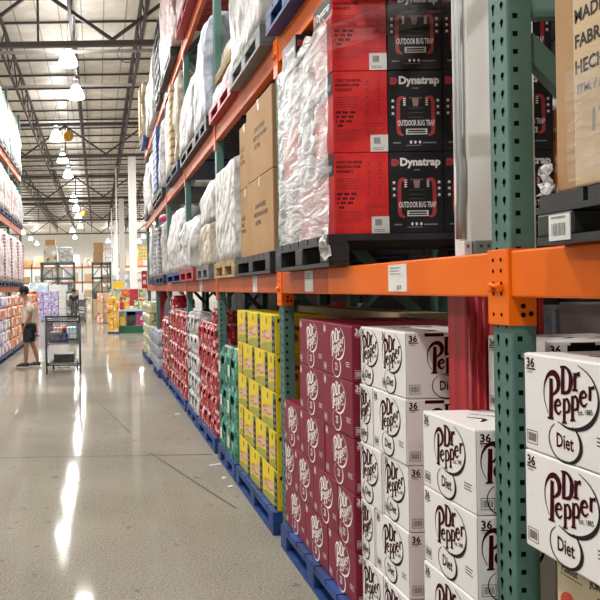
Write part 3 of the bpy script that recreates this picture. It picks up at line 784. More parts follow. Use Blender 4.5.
def pack_stack(name, m, x, ys, ztop, dx, h, n, desc, cat, group, pal=True, base=PZ, **kw):
    first = {}
    hh = (ztop-base)/n
    for r in range(n):
        for k in range(len(ys)-1):
            d = round(ys[k+1]-ys[k]-.006, 3)
            if d not in first: first[d] = q = make_pack(name, m, dx, d, hh-.012, **kw)
            else: q = copy_tree(first[d])
            jx = random.uniform(-.008, .008)
            q.location = (x+jx, ys[k]+.003, ztop-(r+1)*hh)
            tag(q, '%s, %s, %s from near end' % (desc, rowname(r, n), ORD[k+1]), cat, group)
def lin(a, b, n): return [a+(b-a)*i/n for i in range(n+1)]
pallet(1.13, 5.92, 0, .9, .82, .15, M['blue_pl'], 'blue pallet under the green bottle packs', 'blue floor pallets')
pack_stack('bottle_pack', M['tealpack'], 1.15, lin(5.93, 6.72, 2), 1.1, .4, .3, 3, 'dark green bottle pack left of the yellow cases', 'bottle pack', 'green bottle packs')
pallet(1.13, 6.93, 0, .95, 1.2, .15, M['blue_pl'], 'blue pallet under the nearest red drink packs', 'blue floor pallets')
pack_stack('drink_pack', M['redpack'], 1.15, lin(6.93, 8.12, 4), 1.27, .4, .3, 5, 'red drink pack in the nearest red stack', 'drink pack', 'red drink packs, nearest stack', hole=True, mlab='redboard')
q = make_pack('drink_pack', M['redpack'], .4, .29, .2); q.location = (1.15, 6.94, 1.282); tag(q, 'single red and white drink pack on top of the nearest red stack', 'drink pack'); q.scale = (.6, .55, .8)
pallet(1.13, 8.2, 0, .95, .92, .15, M['blue_pl'], 'blue pallet under the silver drink packs', 'blue floor pallets')
pack_stack('drink_pack', M['silverpack'], 1.15, lin(8.2, 9.1, 3), 1.35, .4, .3, 5, 'silver drink pack between two red stacks', 'drink pack', 'silver drink packs')
pallet(1.13, 9.3, 0, .95, 2.2, .15, M['blue_pl'], 'long blue pallet row under the middle red drink packs', 'blue floor pallets')
pack_stack('drink_pack', M['redpack'], 1.15, lin(9.3, 11.5, 6), 1.32, .4, .3, 5, 'red drink pack in the middle red stack', 'drink pack', 'red drink packs, middle stack', mlab='redboard')
q = make_pack('drink_pack', M['redpack'], .35, .4, .2); q.location = (1.17, 11.0, 1.33); tag(q, 'single pinkish drink pack on top of the middle red stack', 'drink pack')
pallet(1.13, 11.8, 0, .95, .95, .15, M['blue_pl'], 'blue pallet under the farthest red drink packs', 'blue floor pallets')
pack_stack('drink_pack', M['redpack'], 1.15, lin(11.8, 12.7, 2), 1.15, .4, .3, 4, 'red drink pack in the farthest red stack', 'drink pack', 'red drink packs, farthest stack', mlab='redboard')
pallet(1.08, 12.85, 0, .95, 1.1, .15, M['blue_pl'], 'blue pallet under the pale packs and the rounded grey display', 'blue floor pallets')
pack_stack('drink_pack', M['lilac'], 1.08, [12.85,13.23,13.6,13.97], .85, .27, .3, 3, 'pale drink pack before the grey display', 'drink pack', 'pale drink packs', hole=False, mlab='lilac')
pack_stack('drink_pack', M['lilac'], 1.08, [14.13,14.55,14.95], .85, .18, .3, 3, 'pale drink pack beyond the post', 'drink pack', 'pale drink packs', hole=False, mlab='lilac')
# rounded display board
out = [(0, 0, 0)] + [(0, 1.0-1.0*math.cos(a*PI/12), .5+.75*1-.0+.45*math.sin(a*PI/12)-.4) for a in range(13)] + [(0, 2.0, 0)]
t = MB().prism([(p[0]+1.39, p[1]+12.9, p[2]+PZ) for p in out], (.05, 0, 0)).build('display_board', M['slate'])
tag(t, 'tall rounded slate-grey display board with a violet oval near the rack end', 'display')
F = Face2D((1.39, 14.9, PZ), (0,-1,0), (0,0,1), (-1,0,0), .002); F.ell(1.0, 1.02, .5, .16, 0); F.rect(.7, 1.3, .72, .78, 1); F.build('oval_emblem', [M['violet'], M['label']], t)
pack_stack('drink_pack', M['limepack'], 1.1, lin(15.3, 16.34, 2), 1.36, .4, .3, 5, 'yellow-green drink pack before the last post', 'drink pack', 'yellow-green drink packs', mlab='limepack', hole=False)
pack_stack('bottle_pack', M['limepack'], 1.1, lin(16.55, 17.5, 2), 1.36, .4, .3, 5, 'yellow-green drink pack beyond the last post', 'drink pack', 'yellow-green drink packs beyond the post', mlab='limepack', hole=False)
pallet(1.08, 16.55, 0, .95, .95, .15, M['blue_pl'], 'blue pallet beyond the last post of the right rack', 'blue floor pallets')
pallet(1.08, 15.28, 0, .95, 1.08, .15, M['blue_pl'], 'blue pallet under the yellow-green packs at the rack end', 'blue floor pallets')

# ------------------------------------------------------------------ upper levels of the right rack
def crumple(loc, sx, sy, sz, label, seed):
    b = MB(); g = []; rnd = random.Random(seed)
    for i in range(9):
        row = []
        for j in range(9):
            u, v = i/8, j/8; n = noise.noise_vector(Vector((u*4.2+seed, v*4.2, seed*1.7)))
            row.append(b.bm.verts.new((loc[0]+(n.x*.9)*sx, loc[1]+(u-.5+n.y*.25)*sy*(1-.4*v), loc[2]+(v+n.z*.25)*sz)))
        g.append(row)
    for i in range(8):
        for j in range(8): b.bm.faces.new((g[i][j], g[i+1][j], g[i+1][j+1], g[i][j+1]))
    tag(b.build('torn_film', M['wrap_white']), label, 'plastic wrap')
def load(x, y0, y1, z0, z1, dx, m, label, amp=.03, taper=.06, seed=0, bands=None, group=None, cuts=9, tilt=0):
    dy, h = y1-y0, z1-z0
    b = MB(); b.box(0, dx, 0, dy, 0, h)
    bmesh.ops.subdivide_edges(b.bm, edges=b.bm.edges[:], cuts=cuts, use_grid_fill=True)
    for v in b.bm.verts:
        p = v.co.copy(); t = p.z/h
        s = 1 - taper*max(0, t-.55)/.45
        q = Vector((dx/2+(p.x-dx/2)*s, dy/2+(p.y-dy/2)*s, p.z))
        e = min(p.x, dx-p.x)/dx; g = min(p.y, dy-p.y)/dy
        n = noise.noise_vector(Vector((p.x*2.3+seed*7.1, p.y*2.3, p.z*2.6))) + .6*noise.noise_vector(Vector((p.x*6+seed, p.y*6+p.z*5, p.z*6)))
        w = amp*min(1, p.z/.06)
        q += Vector((n.x*w, n.y*w, n.z*w*(.4 if t < .98 else 1.2) - (.05*h*(1 if (e < .02 or g < .02) and t > .98 else 0))))
        q.z = max(q.z, 0); q.x += tilt*t*h
        v.co = q
    for f in b.bm.faces: f.smooth = True
    o = b.build('wrapped_load', m, None, (x, y0, z0)); tag(o, label, 'wrapped pallet load', group)
    if bands:
        for (u0, u1, mm) in bands:
            c = MB(); n = 10
            for k in range(n):
                zz = .06+(h-.12)*k/n
                c.box(-.035, .02, dy*u0, dy*u1, zz, zz+(h-.12)/n*.78, bev=.006)
            c.build('printed_band', mm, o)
    return o
Z1, Z2, Z3 = 1.732, 3.215, 4.875
# carton with bug traps
BW, BH, BD = .2575, .3835, .28
def trap_box(front):
    """front: 'red' or 'black' near face; aisle face of the red ones is black"""
    red = front == 'red'
    b = MB().box(0, BW, 0, BD, 0, BH, bev=.004).build('trap_carton', M['dtred'] if red else M['dtblk'])
    def black_print(F, w, big=True):
        k = w/.2575; u = .00065*k; T = BH
        X = lambda a: (a-55)*u
        V = lambda a: T-(a-55)*.00061
        F.poly([(X(70),V(165)),(X(105),V(165)),(X(122),V(150)),(X(124),V(135)),(X(122),V(122)),(X(105),V(108)),(X(70),V(108))], 1)
        for c in (84, 100): F.poly([(X(c-6),V(150)),(X(c+4),V(136)),(X(c-6),V(122)),(X(c-1),V(122)),(X(c+9),V(136)),(X(c-1),V(150))], 3)
        F.fit('Dynatrap', X(134), X(428), V(160), .036*k, 0, .045)
        F.rect(X(232),X(278),V(199),V(190),4)
        for s in (1, -1):
            q = lambda a: X(253+s*(a-253))
            F.ribbon([(q(185),V(275)),(q(150),V(268)),(q(130),V(290)),(q(126),V(380)),(q(128),V(520)),(q(145),V(550)),(q(165),V(558))], (.012*k,.017*k,.018*k,.018*k,.018*k,.014*k,.006*k), 1)
            for i in range(4): F.rect(q(172)-.006*k, q(172)+.006*k, V(280+i*16), V(270+i*16), 0)
        F.poly([(X(228),V(275)),(X(278),V(275)),(X(270),V(335)),(X(236),V(335))], 2)
        F.rect(X(205),X(300),V(272),V(266),4)
        for yy in (350, 385, 420): F.rect(X(200),X(310),V(yy),V(yy-2),4)
        for xx in (88, 415):
            for yy in (290, 338, 388): F.ell(X(xx), V(yy), .007*k, .0065*k, 0, 10); F.rect(X(xx-16),X(xx+16),V(yy+16),V(yy+13),4)
        F.off = .0016; F.fit('OUTDOOR BUG TRAP', X(120), X(390), V(484), .027, 0, .022)
        F.rect(X(180),X(335),V(553),V(508),5); F.off = .0021
        F.rect(X(195),X(320),V(528),V(517),3); F.rect(X(190),X(325),V(544),V(535),3)
        F.rect(X(85),X(140),V(622),V(610),4); F.rect(X(300),X(400),V(622),V(612),4)
        for xx in (215, 247, 280): F.ell(X(xx), V(612), .006*k, .008*k, 0, 8)
        for xx in (180,): F.rect(X(xx),X(xx+110),V(640),V(634),4)
    def red_print(F, w):
        X = lambda a: (a-70)*.00056*w/.2575
        V = lambda a: BH-a
        for i, s in enumerate(('ATTRACT, TRAP AND KILL', 'MOSQUITOES & OTHER', 'FLYING INSECTS')): F.fit(s, X(90), X((310,295,230)[i]), V(.05+.022*i), .013, 0, .03)
        for i in range(5): F.rect(X(90), X(295-20*(i % 3)), V(.125+.011*i), V(.122+.011*i), 1)
        for i, wd in enumerate((180, 170, 150, 75)): 
            for j in range(int(wd/15)):
                if (i*5+j) % 4 != 3: F.rect(X(92+j*15), X(104+j*15), V(.2+.021*i), V(.188+.021*i), 0)
        for i in range(6): F.rect(X(90), X(310-25*(i % 2)), V(.278+.01*i), V(.2755+.01*i), 1)
        for i in range(5):
            for xx in (360, 455): F.ell(X(xx), V(.05+.036*i), .006, .006, 1, 8); F.rect(X(xx-25),X(xx+25),V(.066+.036*i),V(.064+.036*i),1)
        for i in range(6): F.rect(X(330), X(500-30*(i % 3)), V(.25+.011*i), V(.2475+.011*i), 1)
        F.rect(X(380), X(528), V(.381), V(.302), 2); F.off = .0016
        for i in range(7): F.rect(X(410+8*i), X(414+8*i), V(.345), V(.315), 0)
        for i in range(2): F.rect(X(400), X(490), V(.365+.008*i), V(.362+.008*i), 3)
    F = near_face(BW, BH)
    if red:
        red_print(F, BW); F.build('carton_print', [M['ink'], M['dtredline'], M['label'], M['inkgrey']], b)
        F = aisle_face(BD, BH); F.off = .0007; F.rect(.003, BD-.003, .28, BH-.003, 3); F.off = .0016
        F.fit('Dynatrap', .065, .255, .308, .036, 0, .022); F.poly([(.02,.3),(.05,.3),(.055,.325),(.05,.35),(.02,.35)], 1)
        F.build('side_band', [M['mark_w'], M['dtlamp'], M['ink'], M['dtblk']], b)
    else:
        black_print(F, BW); F.build('carton_print', [M['mark_w'], M['dtlamp'], M['dtpink'], M['ink'], M['inkgrey'], M['label']], b)
        F = aisle_face(BD, BH); F.fit('Dynatrap', .065, .255, .308, .036, 0, .022); F.poly([(.02,.3),(.05,.3),(.055,.325),(.05,.35),(.02,.35)], 1)
        F.build('side_print', [M['mark_w'], M['dtlamp']], b)
    return b
trap = {'red': None, 'black': None}
def place_trap(kind, x, y, z, label, group):
    o = trap[kind] = trap_box(kind) if trap[kind] is None else copy_tree(trap[kind])
    o.location = (x, y, z); tag(o, label, 'carton', group)
pallet(1.08, 3.27, Z1, 1.08, .98, .15, M['black'], 'black plastic pallet under the red and black cartons', 'pallets on the first beam')
zd = Z1+.1515
for r in range(3):
    nm = ('bottom row', 'middle row', 'top row')[r]
    for k in range(4):
        kind = 'red' if k == 0 else 'black'
        place_trap(kind, 1.122+k*.26, 3.30, zd+r*(BH+.0015), ('red back side of a bug trap carton at the aisle corner, %s' % nm) if k == 0 else 'black bug trap carton facing the viewer, %s, %s from the red one' % (nm, ORD[k]), 'bug trap cartons facing the viewer')
    for k in range(2):
        if r == 2 and k == 0: continue
        place_trap('red' if (k+r) % 2 == 0 else 'black', 1.115, 3.585+k*.285, zd+r*(BH+.0015), 'bug trap carton under white film, %s, %s from the corner' % (nm, ORD[k+2]), 'bug trap cartons under film')
# film over the aisle side
b = MB(); NY, NZ = 26, 34; g = []
for i in range(NY+1):
    row = []
    for j in range(NZ+1):
        yy = 3.285+.9*i/NY; top = zd+1.06-.02*math.sin(i*.9); zz = zd+.0+(top-zd)*j/NZ
        n = noise.noise(Vector((yy*3.2, zz*4+yy*4, 1))) + .5*noise.noise(Vector((yy*7, zz*9+yy*9, 5)))
        row.append(b.bm.verts.new((1.098-.014*abs(n)-.004+(.03 if j > NZ-2 else 0), yy, zz)))
    g.append(row)
for i in range(NY):
    for j in range(NZ):
        f = b.bm.faces.new((g[i][j], g[i+1][j], g[i+1][j+1], g[i][j+1])); f.smooth = True
t = b.build('stretch_wrap', M['film']); tag(t, 'crumpled white stretch film over the aisle side of the bug trap cartons', 'plastic wrap')
b = MB(); g = []
for i in range(25):
    row = []
    for j in range(9):
        xx = 1.09+.62*i/24; lo = 2.74+.16*i/24; hi = 2.86+.2*i/24
        zz = lo+(hi-lo)*j/8; n = noise.noise(Vector((xx*8, zz*20, 3)))
        row.append(b.bm.verts.new((xx, 3.288-.008*abs(n), zz)))
    g.append(row)
for i in range(24):
    for j in range(8): f = b.bm.faces.new((g[i][j], g[i+1][j], g[i+1][j+1], g[i][j+1])); f.smooth = True
tag(b.build('stretch_wrap', M['film_thin']), 'thin clear film band across the top red and black carton faces', 'plastic wrap')
crumple((1.06, 3.27, 1.765), .03, .13, .12, 'torn tuft of white film hanging from the black pallet corner', 4)

# near right carton on its black pallet
nearpal = pallet(1.10, .55, Z1, 1.0, 1.2, .122, M['black'], 'black plastic pallet right of the front green post', 'pallets on the first beam')
b = MB().box(-.003, 0, 0, .075, 0, .062).build('pallet_label', M['label'], nearpal, (0, 1.075, .008)); b['label'] = 'white barcode label on the black pallet'
F = Face2D((-.003, .075, 0), (0,-1,0), (0,0,1), (-1,0,0)); barcode(F, .004, .07, .002, .05, 0, False); F.rect(.01,.06,.053,.057,0); F.build('barcode', [M['inkgrey']], b)
def brown(x, y, z, dx, dy, h, m, label, group=None, lines=None, tape=True):
    b = MB().box(0, dx, 0, dy, 0, h, bev=.006).build('cardboard_box', m, None, (x, y, z)); tag(b, label, 'box', group)
    if tape: MB().box(-.001, dx+.001, dy/2-.025, dy/2+.025, h-.07, h+.001).build('tape', M['tape'], b)
    if lines:
        F = aisle_face(dy, h)
        for (s, u, v, sz, mi) in lines: F.text(s, u, v, sz, mi, sx=.85, bold=.02)
        F.build('stencil_print', [M['ink'], M['inkgrey']], b)
    return b
brown(1.10, .85, Z1+.124, .5, .76, .8, M['cardtan'], 'tan carton with black lettering on the black pallet at the right edge', None,
      [('MADE IN', .008, .375, .042, 0), ('FABRIQUE', .008, .317, .042, 0), ('HECHO EN', .008, .258, .042, 0), ('ITM. / ART.', .014, .212, .03, 1), ('17', .05, .12, .07, 1)], tape=False)
brown(1.118, 1.615, Z1+.124, .45, .085, .8, M['card'], 'narrow brown carton edge between the lettered carton and the green post', tape=False)
b = MB(); NY, NZ = 16, 14; g = []
for i in range(NY+1):
    row = []
    for j in range(NZ+1):
        yy = .87+.74*i/NY; top = 2.12+.12*(1-i/NY); zz = 1.87+(top-1.87)*j/NZ
        n = noise.noise(Vector((yy*7, zz*8+yy*6, 9)))
        row.append(b.bm.verts.new((1.086-.014*abs(n), yy, zz)))
    g.append(row)
for i in range(NY):
    for j in range(NZ): f = b.bm.faces.new((g[i][j], g[i+1][j], g[i+1][j+1], g[i][j+1])); f.smooth = True
tag(b.build('stretch_wrap', M['film_thin']), 'clear film over the lower half of the lettered carton', 'plastic wrap')
crumple((1.11, 1.725, 1.858), .03, .05, .07, 'bunched white film at the foot of the narrow brown carton', 7)

# bay 1, first beam : cardboard and white load
pallet(1.12, 4.55, Z1, 1.0, 1.16, .14, M['black'], 'black pallet under the tall brown cardboard boxes', 'pallets on the first beam')
TX = [('DO NOT DOUBLE', .26, .33, .045, 0), ('UNITS ONLY IN 2 HIGH', .22, .27, .045, 0), ('BOTTOM', .26, .21, .045, 0)]
hb = .548
for r in range(2):
    nm = ('lower', 'upper')[r]
    brown(1.15, 4.56, Z1+.142+r*hb, .8, .77, hb-.003, M['card'], '%s tall brown cardboard box, wide one beside the second green post' % nm, 'brown boxes on the first beam', TX)
    brown(1.17, 5.335, Z1+.142+r*hb-.001*r, .8, .36, hb-.003-(.04 if r else 0), M['card'], '%s brown cardboard box, narrow one left of the wide one' % nm, 'brown boxes on the first beam', [('DO NOT', .05, .3, .04, 0), ('UNITS', .05, .25, .04, 0), ('BOTTOM', .05, .2, .04, 0)])
pallet(1.12, 5.74, Z1, 1.0, 1.0, .14, M['wood'], 'pale wooden pallet under the tall white load', 'pallets on the first beam')
load(1.14, 5.74, 6.72, Z1+.142, 2.76, .9, M['wrap_grey'], 'tall squared white wrapped load beside the brown boxes', amp=.014, taper=.01, seed=1)
pallet(1.10, 6.95, Z1, 1.0, .9, .14, M['grey_pl'], 'grey plastic pallet under two stacked wrapped loads', 'pallets on the first beam')
load(1.12, 6.95, 7.82, Z1+.142, 2.32, .9, M['wrap_cream'], 'lower of two stacked white loads on the grey pallet', amp=.025, seed=2)
load(1.16, 6.97, 7.82, 2.33, 2.82, .8, M['wrap_white'], 'upper slanting white load on the grey pallet', amp=.03, taper=.25, seed=3)
pallet(1.07, 7.88, Z1, 1.0, 1.3, .14, M['red_pl'], 'dark red pallet under a bulging white load', 'pallets on the first beam')
load(1.08, 7.9, 9.08, Z1+.142, 2.5, .95, M['wrap_white'], 'bulging white wrapped load on the red pallet', amp=.06, taper=.16, seed=4)
pallet(1.1, 9.3, Z1, 1.0, 1.9, .14, M['blue_pl'], 'blue pallet under a tall white load on the first beam', 'pallets on the first beam')
load(1.1, 9.28, 11.2, Z1+.142, 2.8, .9, M['wrap_white'], 'tall white wrapped load on the blue upper pallet', amp=.045, taper=.2, seed=5)
pallet(1.1, 11.8, Z1, 1.0, 1.5, .14, M['navy'], 'navy pallet under the white and dark banded load', 'pallets on the first beam')
load(1.12, 11.8, 13.2, Z1+.142, 2.82, .9, M['wrap_grey'], 'white load with a dark vertical band and pink top on the first beam', amp=.03, seed=6, bands=[(.35,.6,M['greygoods'])])
tag(MB().lathe([(.3,0),(.34,.05),(.3,.12),(.1,.16)], (1.45, 12.6, 2.84), 14).build('pink_bundle', M['magenta']), 'pink bundle on top of the banded white load', 'bundle')
pallet(1.1, 13.35, Z1, 1.0, .6, .14, M['navy'], 'navy pallet under the farthest white load on the first beam', 'pallets on the first beam')
load(1.12, 13.3, 13.95, Z1+.142, 2.85, .9, M['wrap_grey'], 'farthest pale load on the first beam of the right rack', amp=.03, seed=7, bands=[(.1,.22,M['lilac'])])

pallet(1.1, 14.15, Z1, 1.0, .75, .14, M['navy'], 'navy pallet at the far end of the first beam', 'pallets on the first beam')
load(1.1, 14.19, 14.93, Z1+.142, 2.85, .9, M['wrap_white'], 'narrow white load at the far end of the first beam', amp=.03, seed=71)
# second beam
pallet(1.10, 2.62, Z2, 1.0, .8, .14, M['navy'], 'dark pallet on the second beam above the bug trap cartons', 'pallets on the second beam')
load(1.12, 2.62, 3.4, Z2+.142, 4.3, .9, M['wrap_white'], 'white wrapped load above the bug trap cartons', seed=8)
pallet(1.08, 3.5, Z2, 1.0, .9, .14, M['blue_pl'], 'blue pallet on the second beam at the second green post', 'pallets on the second beam')
load(1.12, 3.5, 4.36, Z2+.142, 4.3, .9, M['wrap_blue'], 'bluish wrapped load on the blue upper pallet by the second green post', seed=9)
pallet(1.08, 4.56, Z2, 1.0, 1.05, .14, M['grey_pl'], 'dark grey pallet on the second beam above the brown boxes', 'pallets on the second beam')
load(1.09, 4.55, 5.6, Z2+.142, 4.7, .9, M['wrap_grey'], 'big white wrapped load above the brown boxes', amp=.04, taper=.0, seed=10)
pallet(1.1, 5.68, Z2, 1.0, 1.1, .14, M['red_pl'], 'dull red pallet on the second beam', 'pallets on the second beam')
load(1.13, 5.66, 6.7, Z2+.142, 3.56, .8, M['wrap_pink'], 'low pinkish load on the dull red pallet', amp=.03, seed=11)
pallet(1.15, 5.72, 3.58, .8, .95, .08, M['wood'], 'thin worn wooden pallet lying on the low pinkish load', 'pallets on the second beam')
load(1.2, 5.72, 6.6, 3.662, 3.98, .7, M['wrap_cream'], 'cream sagging load on the thin wooden pallet', amp=.04, taper=.35, seed=12)
pallet(1.1, 6.95, Z2, 1.0, .9, .14, M['black'], 'black pallet under a tall bluish white load', 'pallets on the second beam')
load(1.1, 6.92, 7.75, Z2+.142, 4.42, .9, M['wrap_blue'], 'tall bluish white load left of the third green post', amp=.035, taper=.12, seed=13)
pallet(1.1, 7.85, Z2, 1.0, 1.3, .14, M['black'], 'black pallet under the bagged white load', 'pallets on the second beam')
load(1.09, 7.85, 9.15, Z2+.142, 4.25, .9, M['wrap_white'], 'rounded bagged white load on the second beam', amp=.05, taper=.25, seed=14)
pallet(1.08, 9.3, Z2, 1.0, 1.6, .14, M['navy'], 'navy pallet under the cream banded load', 'pallets on the second beam')
load(1.09, 9.3, 10.9, Z2+.142, 4.6, .9, M['wrap_cream'], 'cream load with a brown printed band on the second beam', amp=.04, seed=15, bands=[(.32,.48,M['cardtan'])])
pallet(1.1, 11.8, Z2, 1.0, 2.1, .14, M['black'], 'black pallet under the blue and white load', 'pallets on the second beam')
load(1.1, 11.8, 13.9, Z2+.142, 4.6, .9, M['wrap_white'], 'white load with blue printed bands on the second beam', amp=.04, taper=.15, seed=16, bands=[(.25,.62,M['bluecloth'])])
pallet(1.1, 15.25, Z2, 1.0, 1.1, .14, M['black'], 'black pallet under the farthest load of the second beam', 'pallets on the second beam')
load(1.1, 15.28, 16.3, Z2+.142, 4.6, .9, M['wrap_white'], 'farthest white load on the second beam', amp=.05, taper=.2, seed=17)
load(1.1, 14.2, 14.9, Z2+.002, 4.5, .9, M['wrap_grey'], 'narrow pale load second from the end of the second beam', amp=.04, taper=.1, seed=72)
# third beam
pallet(1.06, 7.7, Z3, 1.0, 1.42, .14, M['red_pl'], 'red plastic pallet on the third beam', 'pallets on the third beam')
load(1.1, 7.7, 9.08, Z3+.142, 6.3, .9, M['wrap_pink'], 'pinkish white load high on the red plastic pallet', amp=.05, seed=18)
pallet(1.06, 9.75, Z3, 1.0, 1.8, .14, M['black'], 'black pallet on the third beam under a tall pinkish load', 'pallets on the third beam')
load(1.08, 9.6, 11.4, Z3+.142, 6.8, .9, M['wrap_pink'], 'tall pinkish white load high on the third beam', amp=.05, seed=19)
def crate(i, n):
    z = Z3+.001+i*.2
    t = thing('crate', 'black slotted crate high on the third beam, %s from the bottom' % ORD[i+1], 'crate', (1.1, 11.9, z), 0, 'stacked black crates')
    c = MB(); c.box(0,.8,0,.85,0,.02)
    for k in range(4): c.box(0,.03,k*.27,k*.27+.04,.02,.196)
    c.box(0,.03,0,.85,.17,.196); c.box(.77,.8,0,.85,.02,.196); c.box(.03,.77,0,.03,.02,.196); c.box(.03,.77,.82,.85,.02,.196)
    c.build('frame', M['black'], t)
    MB().box(.04,.7,.06,.79,.022,.15,bev=.02).build('contents', M['limepack'] if i % 2 else M['lilac'], t)
for i in range(7): crate(i, 7)
load(1.08, 12.95, 14.0, Z3+.002, 6.3, .9, M['wrap_white'], 'white load on the third beam beside the crates', amp=.05, taper=.1, seed=20)
load(1.08, 14.22, 14.9, Z3+.002, 6.45, .9, M['wrap_white'], 'white load second from the far end of the third beam', amp=.05, taper=.3, seed=21)
pallet(1.04, 15.35, Z3, .95, 1.03, .14, M['blue_pl'], 'blue pallet at the far end of the third beam', 'pallets on the third beam')
load(1.03, 15.35, 16.35, Z3+.142, 6.25, .9, M['wrap_cream'], 'cream load with brown box bands at the far end of the third beam', amp=.02, taper=.05, seed=22, bands=[(.3,.75,M['cardtan'])])
# goods of the rack behind
random.seed(21)
for i, (y, w, h, m) in enumerate(((2.75,.55,1.5,'bluewhite'),(3.35,.5,1.53,'label'),(3.9,.5,1.5,'bluewhite'),(4.58,.6,1.42,'lilac'),(5.25,.7,1.30,'darkgoods'),(6.0,.7,1.32,'darkgoods'),(7.0,.85,1.30,'darkgoods'),(7.9,.8,1.3,'darkgoods'))):
    tag(MB().box(0, .42, 0, w, 0, h, bev=.01).build('goods_stack', M[m], None, (2.53, y, .001)), ('pale blue goods stack' if m == 'bluewhite' else 'pale grey goods stack' if m == 'lilac' else 'white goods stack' if m == 'label' else 'dark goods stack')+' in the rack behind, %s from the right' % ORD[i+1], 'goods', 'goods in the rack behind')
for i in range(len(POST_F)-2):  # dark stacks added to hide the bright wall and keep the gaps dark
    a, b_ = POST_F[i+1]+.03, POST_F[i+2]-.13
    for j, (z0, z1) in enumerate(((.001, 1.56), (1.735, 2.95), (3.22, 4.6))):
        w = (b_-a)/2
        for k in range(2):
            if j == 1 and i == 1: continue
            h = (z1-z0)*random.uniform(.8, 1)
            tag(MB().box(0, .36, 0, w-.04, 0, h if j else z1-z0, bev=.012).build('goods_stack', M['darkgoods'], None, (3.0, a+k*w, z0)), 'added dark stack darkening gaps deep in the rack behind, %s level, %s from the right' % (('floor','first','second')[j], (ORD+['thirteenth','fourteenth'])[i*2+k+1]), 'goods', 'added dark stacks in the rack behind')
tag(MB().box(0,.3,0,2.3,0,.1).build('shelf_board', M['cardtan'], None, (1.8, 4.0, 1.37)), 'tan board crossing low behind the maroon cases', 'board')
for k in range(3): MB().box(2.05, 2.1, 4.1+k*.95, 4.2+k*.95, 0, 1.37).build('board_leg', M['darkgoods'], bpy.data.objects['shelf_board']).location = (-1.8, -4.0, -1.37)
for i in range(5):
    tag(MB().box(0,.14,0,.18,0,.12+.04*(i%2), bev=.008).build('snack_box', M[('yellow','label','yellow','redboard','yellow')[i]], None, (2.56, (5.3, 7.05, 7.3, 7.55, 8.0)[i], 1.302)), 'small bright snack box on a dark stack behind the rack, %s from the right' % ORD[i+1], 'snack box', 'snack boxes in the rack behind')
load(2.53, 4.62, 5.5, 1.735, 3.0, .85, M['wrap_white'], 'white wrapped load in the rack behind, seen past the bug trap cartons', seed=23)
brown(2.53, 3.85, 1.735, .35, .4, .86, M['orangepack'], 'orange-red carton glimpsed between the green post and the lettered carton', tape=False)

# ------------------------------------------------------------------ left rack
ys = [15.36, 16.68, 18.16, 19.5]
for k in range(4):
    d = 1.25
    pallet(-3.2, ys[k], 1.762, 1.0, d, .13, M['navy'], 'navy pallet under the paper towel packs, %s from the front' % ORD[k+1], 'navy pallets in the left rack')
    tl = load(-3.15, ys[k], ys[k]+d, 1.894, 3.15, .95, M['wrap_towel'], 'tall white towel pack load on the first left beam, %s from the front' % ORD[k+1], amp=.02, taper=.08, seed=60+k, group='paper towel loads')
    c = MB()
    for q in range(13):
        for u in (.9,): c.box(.925, .985, d*u, d*(u+.08), .05+q*.083, .05+q*.083+.055, bev=.01)
    c.build('printed_strip', M['rosestrip'], tl)
    pallet(-3.2, ys[k], 3.472, 1.0, d, .13, M['navy'], 'navy pallet on the second left beam, %s from the front' % ORD[k+1], 'navy pallets in the left rack')
    load(-3.15, ys[k], ys[k]+d, 3.604, 4.72-.07*k, .95, M['wrap_pink' if k in (1, 2) else 'wrap_white'], 'white wrapped load on the second left beam, %s from the front' % ORD[k+1], amp=.04, seed=30+k, group='white loads in the left rack')
    pallet(-3.2, ys[k], 5.062, 1.0, d, .13, M['grey_pl'], 'grey pallet on the top left beam, %s from the front' % ORD[k+1], 'pallets on the top left beam')
    load(-3.15, ys[k], ys[k]+d, 5.194, 6.75, .95, M['wrap_white'], 'white wrapped load on the top left beam, %s from the front' % ORD[k+1], amp=.05, taper=.25, seed=40+k, group='white loads in the left rack')
pk = {}
yy = [13.95, 14.57] + [15.34+.66*k for k in range(4)] + [18.14+.67*k for k in range(4)] + [20.99+.62*k for k in range(7)]
for k, (pa, pb) in enumerate(((13.93, 15.18), (15.32, 17.98), (18.12, 20.83), (20.97, 25.3))): pallet(-3.05, pa, 0, .85, pb-pa, .13, M['navy'], 'dark blue floor pallet along the left aisle side, %s from the front' % ORD[k+1], 'left floor pallets')
for k in range(17):
    for r in range(5):
        kind = 'lilacpack' if (k < 5 and r != 3) else ('orangepack' if (k+r) % 2 else 'peachpack')
        if kind not in pk:
            pk[kind] = q = MB().box(0, .6, 0, .59, 0, .275, bev=.05).build('paper_pack', M[kind]); l = Face2D((.601,0,0),(0,1,0),(0,0,1),(1,0,0)); l.rect(.15,.42,.07,.2,0); l.build('label_patch', [M['label'] if kind != 'peachpack' else M['redink']], q)
        else: q = copy_tree(pk[kind])
        q.location = (-2.83+random.uniform(-.02,.02), yy[k], .134+r*.279)
        tag(q, '%s paper pack, %s, %s stack from the front on the left' % ({'lilacpack':'purple and white','orangepack':'orange','peachpack':'peach and white'}[kind], rowname(4-r, 5), (ORD+['thirteenth','fourteenth','fifteenth','sixteenth','seventeenth'])[k+1]), 'paper pack', 'paper packs on the left')

# ------------------------------------------------------------------ far part of the building
def far_box(x, y, z, dx, dy, h, m, name, label, cat, group=None, bev=.02):
    return tag(MB().box(0, dx, 0, dy, 0, h, bev=bev).build(name, M[m], None, (x, y, z)), label, cat, group)
